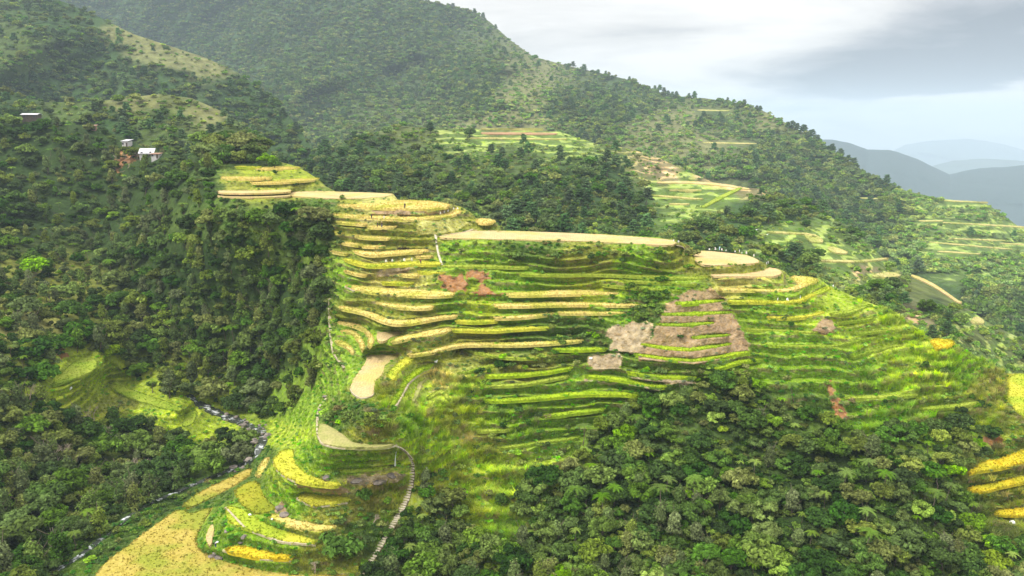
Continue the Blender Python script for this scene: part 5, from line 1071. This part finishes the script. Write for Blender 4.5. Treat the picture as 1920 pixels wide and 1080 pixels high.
def person(p, rz, top, low, hat, label, bend=0.0, s=1.0, carry=False):
    e = empty('person', tuple(map(float, p)), rz, s); cat_(e, label, 'person')
    c, sn = math.cos(bend), math.sin(bend)
    def up(x, y, z): z0 = z-.92; return (x, y*c-z0*sn, .92+z0*c+y*sn)
    V = [(0, 0, .92), up(0, 0, 1.15), up(0, 0, 1.38), up(0, 0, 1.48), up(0, -.01, 1.58), up(0, -.02, 1.68), (-.09, 0, .86), (-.11, -.03, .48), (-.11, .02, .07), (-.11, -.14, .03), (.09, 0, .86), (.12, .05, .48), (.11, .06, .07), (.11, -.09, .03),
         up(-.19, 0, 1.38), up(-.25, -.03, 1.12), up(-.22, -.17, .92), up(.19, 0, 1.38), up(.25, -.03, 1.12), up(.22, -.17, .92), up(-.21, -.22, .86), up(.21, -.22, .86)]
    E = [(0, 1), (1, 2), (2, 3), (3, 4), (4, 5), (0, 6), (6, 7), (7, 8), (8, 9), (0, 10), (10, 11), (11, 12), (12, 13), (2, 14), (14, 15), (15, 16), (2, 17), (17, 18), (18, 19), (16, 20), (19, 21)]
    R = [.12, .115, .13, .05, .085, .075, .085, .06, .045, .04, .085, .06, .045, .04, .06, .042, .033, .06, .042, .033, .03, .03]
    skinned('body', V, E, R, M_skin, e)
    skinned('shirt', [V[i] for i in (0, 1, 2, 14, 15, 17, 18)], [(0, 1), (1, 2), (2, 3), (3, 4), (2, 5), (5, 6)], [.14, .14, .155, .078, .06, .078, .06], CL[top], e)
    skinned('trousers', [V[i] for i in (0, 6, 7, 8, 10, 11, 12)], [(0, 1), (1, 2), (2, 3), (0, 4), (4, 5), (5, 6)], [.142, .105, .08, .062, .105, .08, .062], CL[low], e)
    if hat:
        m = MB(); q = Vector(V[5]); n = 14; rr = [(.26, -.01), (.12, .06), (.09, .14), (.0, .17)]
        ring = [(q.x+r*math.cos(6.283*k/n), q.y+r*math.sin(6.283*k/n), q.z+z) for r, z in rr for k in range(n)]; m.add(ring, [(i*n+k, i*n+(k+1) % n, (i+1)*n+(k+1) % n, (i+1)*n+k) for i in range(3) for k in range(n)]); m.build('hat', CL[hat], e)
    return e
def lev(k, u, v, dz_=0.0): dx, dz = dirs(u, v); Yw = LEVEL[k]/dz; return np.array([Yw*dx, Yw, LEVEL[k]+dz_])
person(lev('T8', 759, 392), .6, 'dark', 'dark', 'straw', 'person in dark clothes standing at the front rim of the lens shaped gold field', s=1.08)
person(lev('U9', 789, 496), -.4, 'red', 'dark', None, 'person in dark clothes working in the long yellow strip', bend=.35)
person(lev('U2', 708, 427), 1.2, 'dark', 'dark', None, 'left one of two walkers in dark clothes beside the short gold ledge')
person(lev('U2', 716, 427), .8, 'dark', 'blue', 'straw', 'right one of two walkers beside the short gold ledge')
person(lev('T9', 697, 410), 2.0, 'red', 'dark', None, 'stooping person in dark red at the front of the curved ring strip', bend=1.1, s=1.15)
person(lev('N3', 586, 927), .3, 'white', 'white', 'white', 'person in white in the small boat shaped yellow field', s=.95)
person(surf('near', 405, 1031)+np.array([0, 0, .5]), 1.0, 'white', 'blue', 'white', 'stooping person in white and blue behind the boulder pile', bend=.9)
# ---------------------------------------------------------------- white bird scarers on sticks
M_plast = mat_('white plastic cloth', (.82, .82, .84), .5); M_bplast = mat_('pale blue plastic cloth', (.45, .65, .80), .5); M_stick = bark('bamboo stick', (.30, .25, .14))
def scarer(p, s, label, grp, mat=None, i=0):
    e = empty('bird_scarer', tuple(map(float, p)), random.random()*6, s); cat_(e, label, 'bird scarer', grp)
    m = MB(); m.tube([(0, 0, -.3), (.03, .02, .7), (.02, 0, 1.6)], [.03, .025, .02], 6); m.build('stick', M_stick, e)
    rg = random.Random(i); V = []; Fs = []; n = 7
    for a in range(n):
        for b in range(n):
            x = (b/(n-1)-.5); z = a/(n-1); V.append((x*(.55+.25*z)+.05*math.sin(z*6+i), .10*math.sin(x*9+z*5+i)+.08*z, 1.62-z*.85+.05*math.cos(x*7+i)))
    for a in range(n-1):
        for b in range(n-1): Fs.append((a*n+b, a*n+b+1, (a+1)*n+b+1, (a+1)*n+b))
    m = MB(); m.add(V, Fs); o = m.build('cloth', mat or M_plast, e); sd_ = o.modifiers.new('th', 'SOLIDIFY'); sd_.thickness = .02
for i, (u, v) in enumerate([(1330,471),(1341,472),(1353,473),(1361,473.5),(1378,475.5),(1386,477),(1391,478),(1399,479.5),(1413,484)]):
    scarer(lev('T12', u, v), random.uniform(.5, .85), 'white plastic rag on a stick along the far rim of the flagged field', 'bird scarers on the flagged field', None, i)
scarer(lev('T12', 1349, 472.5), .9, 'pale blue plastic rag on a stick, the only blue one on the flagged field', None, M_bplast, 3)
for i, (u, v) in enumerate([(846,391),(851,393),(840,397),(833,399),(826,402),(858,392),(720,410)]):
    scarer(lev('T9', u, v+3), random.uniform(.5, .8), 'white plastic rag on a stick along the curved ring strip of the shoulder', 'bird scarers on the shoulder ring', None, i+20)
for i, (u, v) in enumerate([(724,499.5),(736,498.5),(758,497),(772,496.5)]):
    scarer(lev('U9', u, v-4), .8, 'small white rag on a stick in the long yellow strip', 'bird scarers in the yellow strip', None, i+40)
for i, (u, v) in enumerate([(1476,567),(1480,562),(1458,567),(1500,563)]):
    scarer(lev('T15', u, v), .7, 'white rag on a stick in the bright yellow ring terrace', 'bird scarers in the yellow ring', None, i+50)
for i, (u, v) in enumerate([(1263,456),(1272,458),(1437,499),(1440,497),(1562,541)]):
    scarer(surf('near', u, v), .65, 'white rag on a stick on the right rim path of the crest' if u < 1300 else ('white rag at the right tip of the flagged field' if u < 1500 else 'white rag at the outer point of the yellow ring'), 'rim rags %s' % ('crest' if u < 1300 else 'tip' if u < 1500 else 'point'), None, i+60)
# ---------------------------------------------------------------- loose things
def sack(p, s, label, seed=1, mat=None, name='sack', cat='sack'):
    o = bpy.data.objects.new(name, rock(seed, name, mat or M_plast)); C.objects.link(o); o.location = tuple(map(float, p)); o.scale = (s*.8, s*.6, s*.9); cat_(o, label, cat)
sack(surf('near', 817, 681)+np.array([0, 0, .5]), .75, 'bright white sack at the upper end of the vivid green strip', 3)
sack(surf('near', 131, 732)+np.array([0, 0, .6]), .9, 'white sheeted heap under the left lime meadow', 5)
sack(surf('near', 469, 968)+np.array([0, 0, .3]), .45, 'small white bag at the foot of the olive field', 7)
sack(surf('near', 510, 976)+np.array([0, 0, .3]), .35, 'small cream bag at the left end of the narrow gold strip', 8)
sack(surf('near', 1108, 674)+np.array([0, 0, .3]), .5, 'small white bag on the lower brown slide', 9)
sack(surf('near', 1898, 985)+np.array([0, 0, .6]), .8, 'white heap below the golden terraces at the lower right edge', 10)
M_dst = mat_('dark rice straw', (.06, .05, .045), .95, .5)
b = blades(77, 260, 1.5, 1.3, .06, .9); o = mesh_np('straw_heap', b[0]*np.array([1.7, .8, 1]), b[1], M_dst); o.location = lev('U7', 750, 468.5); cat_(o, 'dark ragged heap of old straw above the broad wavy strip', 'straw heap')
M_fall = mat_('falling water', (.85, .87, .88), .3)
m = MB(); p0 = surf('near', 744, 850); p1 = surf('near', 742, 873); m.tube([tuple(p0+np.array([0, -.6, 1])), tuple((p0*1.0+p1)/2+np.array([0, -1.2, .6])), tuple(p1+np.array([0, -.8, .4]))], [.07, .10, .22], 7); o = m.build('water_spout', M_fall); cat_(o, 'thin white spout of water falling down the wall beside the stairway', 'water spout')
def bird(p, s, label):
    m = MB(); m.tube([(0, -.45, 0), (0, -.2, .03), (0, .1, .02), (0, .4, -.03)], [.03, .1, .11, .02], 7)
    for q in (-1, 1): m.add([(q*.05, -.15, .05), (q*.55, -.1, .28), (q*1.0, .1, .18), (q*.5, .15, .2), (q*.05, .15, .05), (q*.5, .02, .25)], [(0, 1, 5), (1, 2, 5), (2, 3, 5), (3, 4, 5), (4, 0, 5)])
    o = m.build('egret', M_plast); o.location = tuple(map(float, p)); o.scale = (s, s, s); cat_(o, label, 'bird')
for (u, v, lb) in ((1418, 431, 'white egret flying before the wood, the upper left of two'), (1438, 440, 'white egret flying before the wood, the lower right of two')):
    dx, dz = dirs(u, v); bird((250*dx, 250, 250*dz), 1.2, lb)
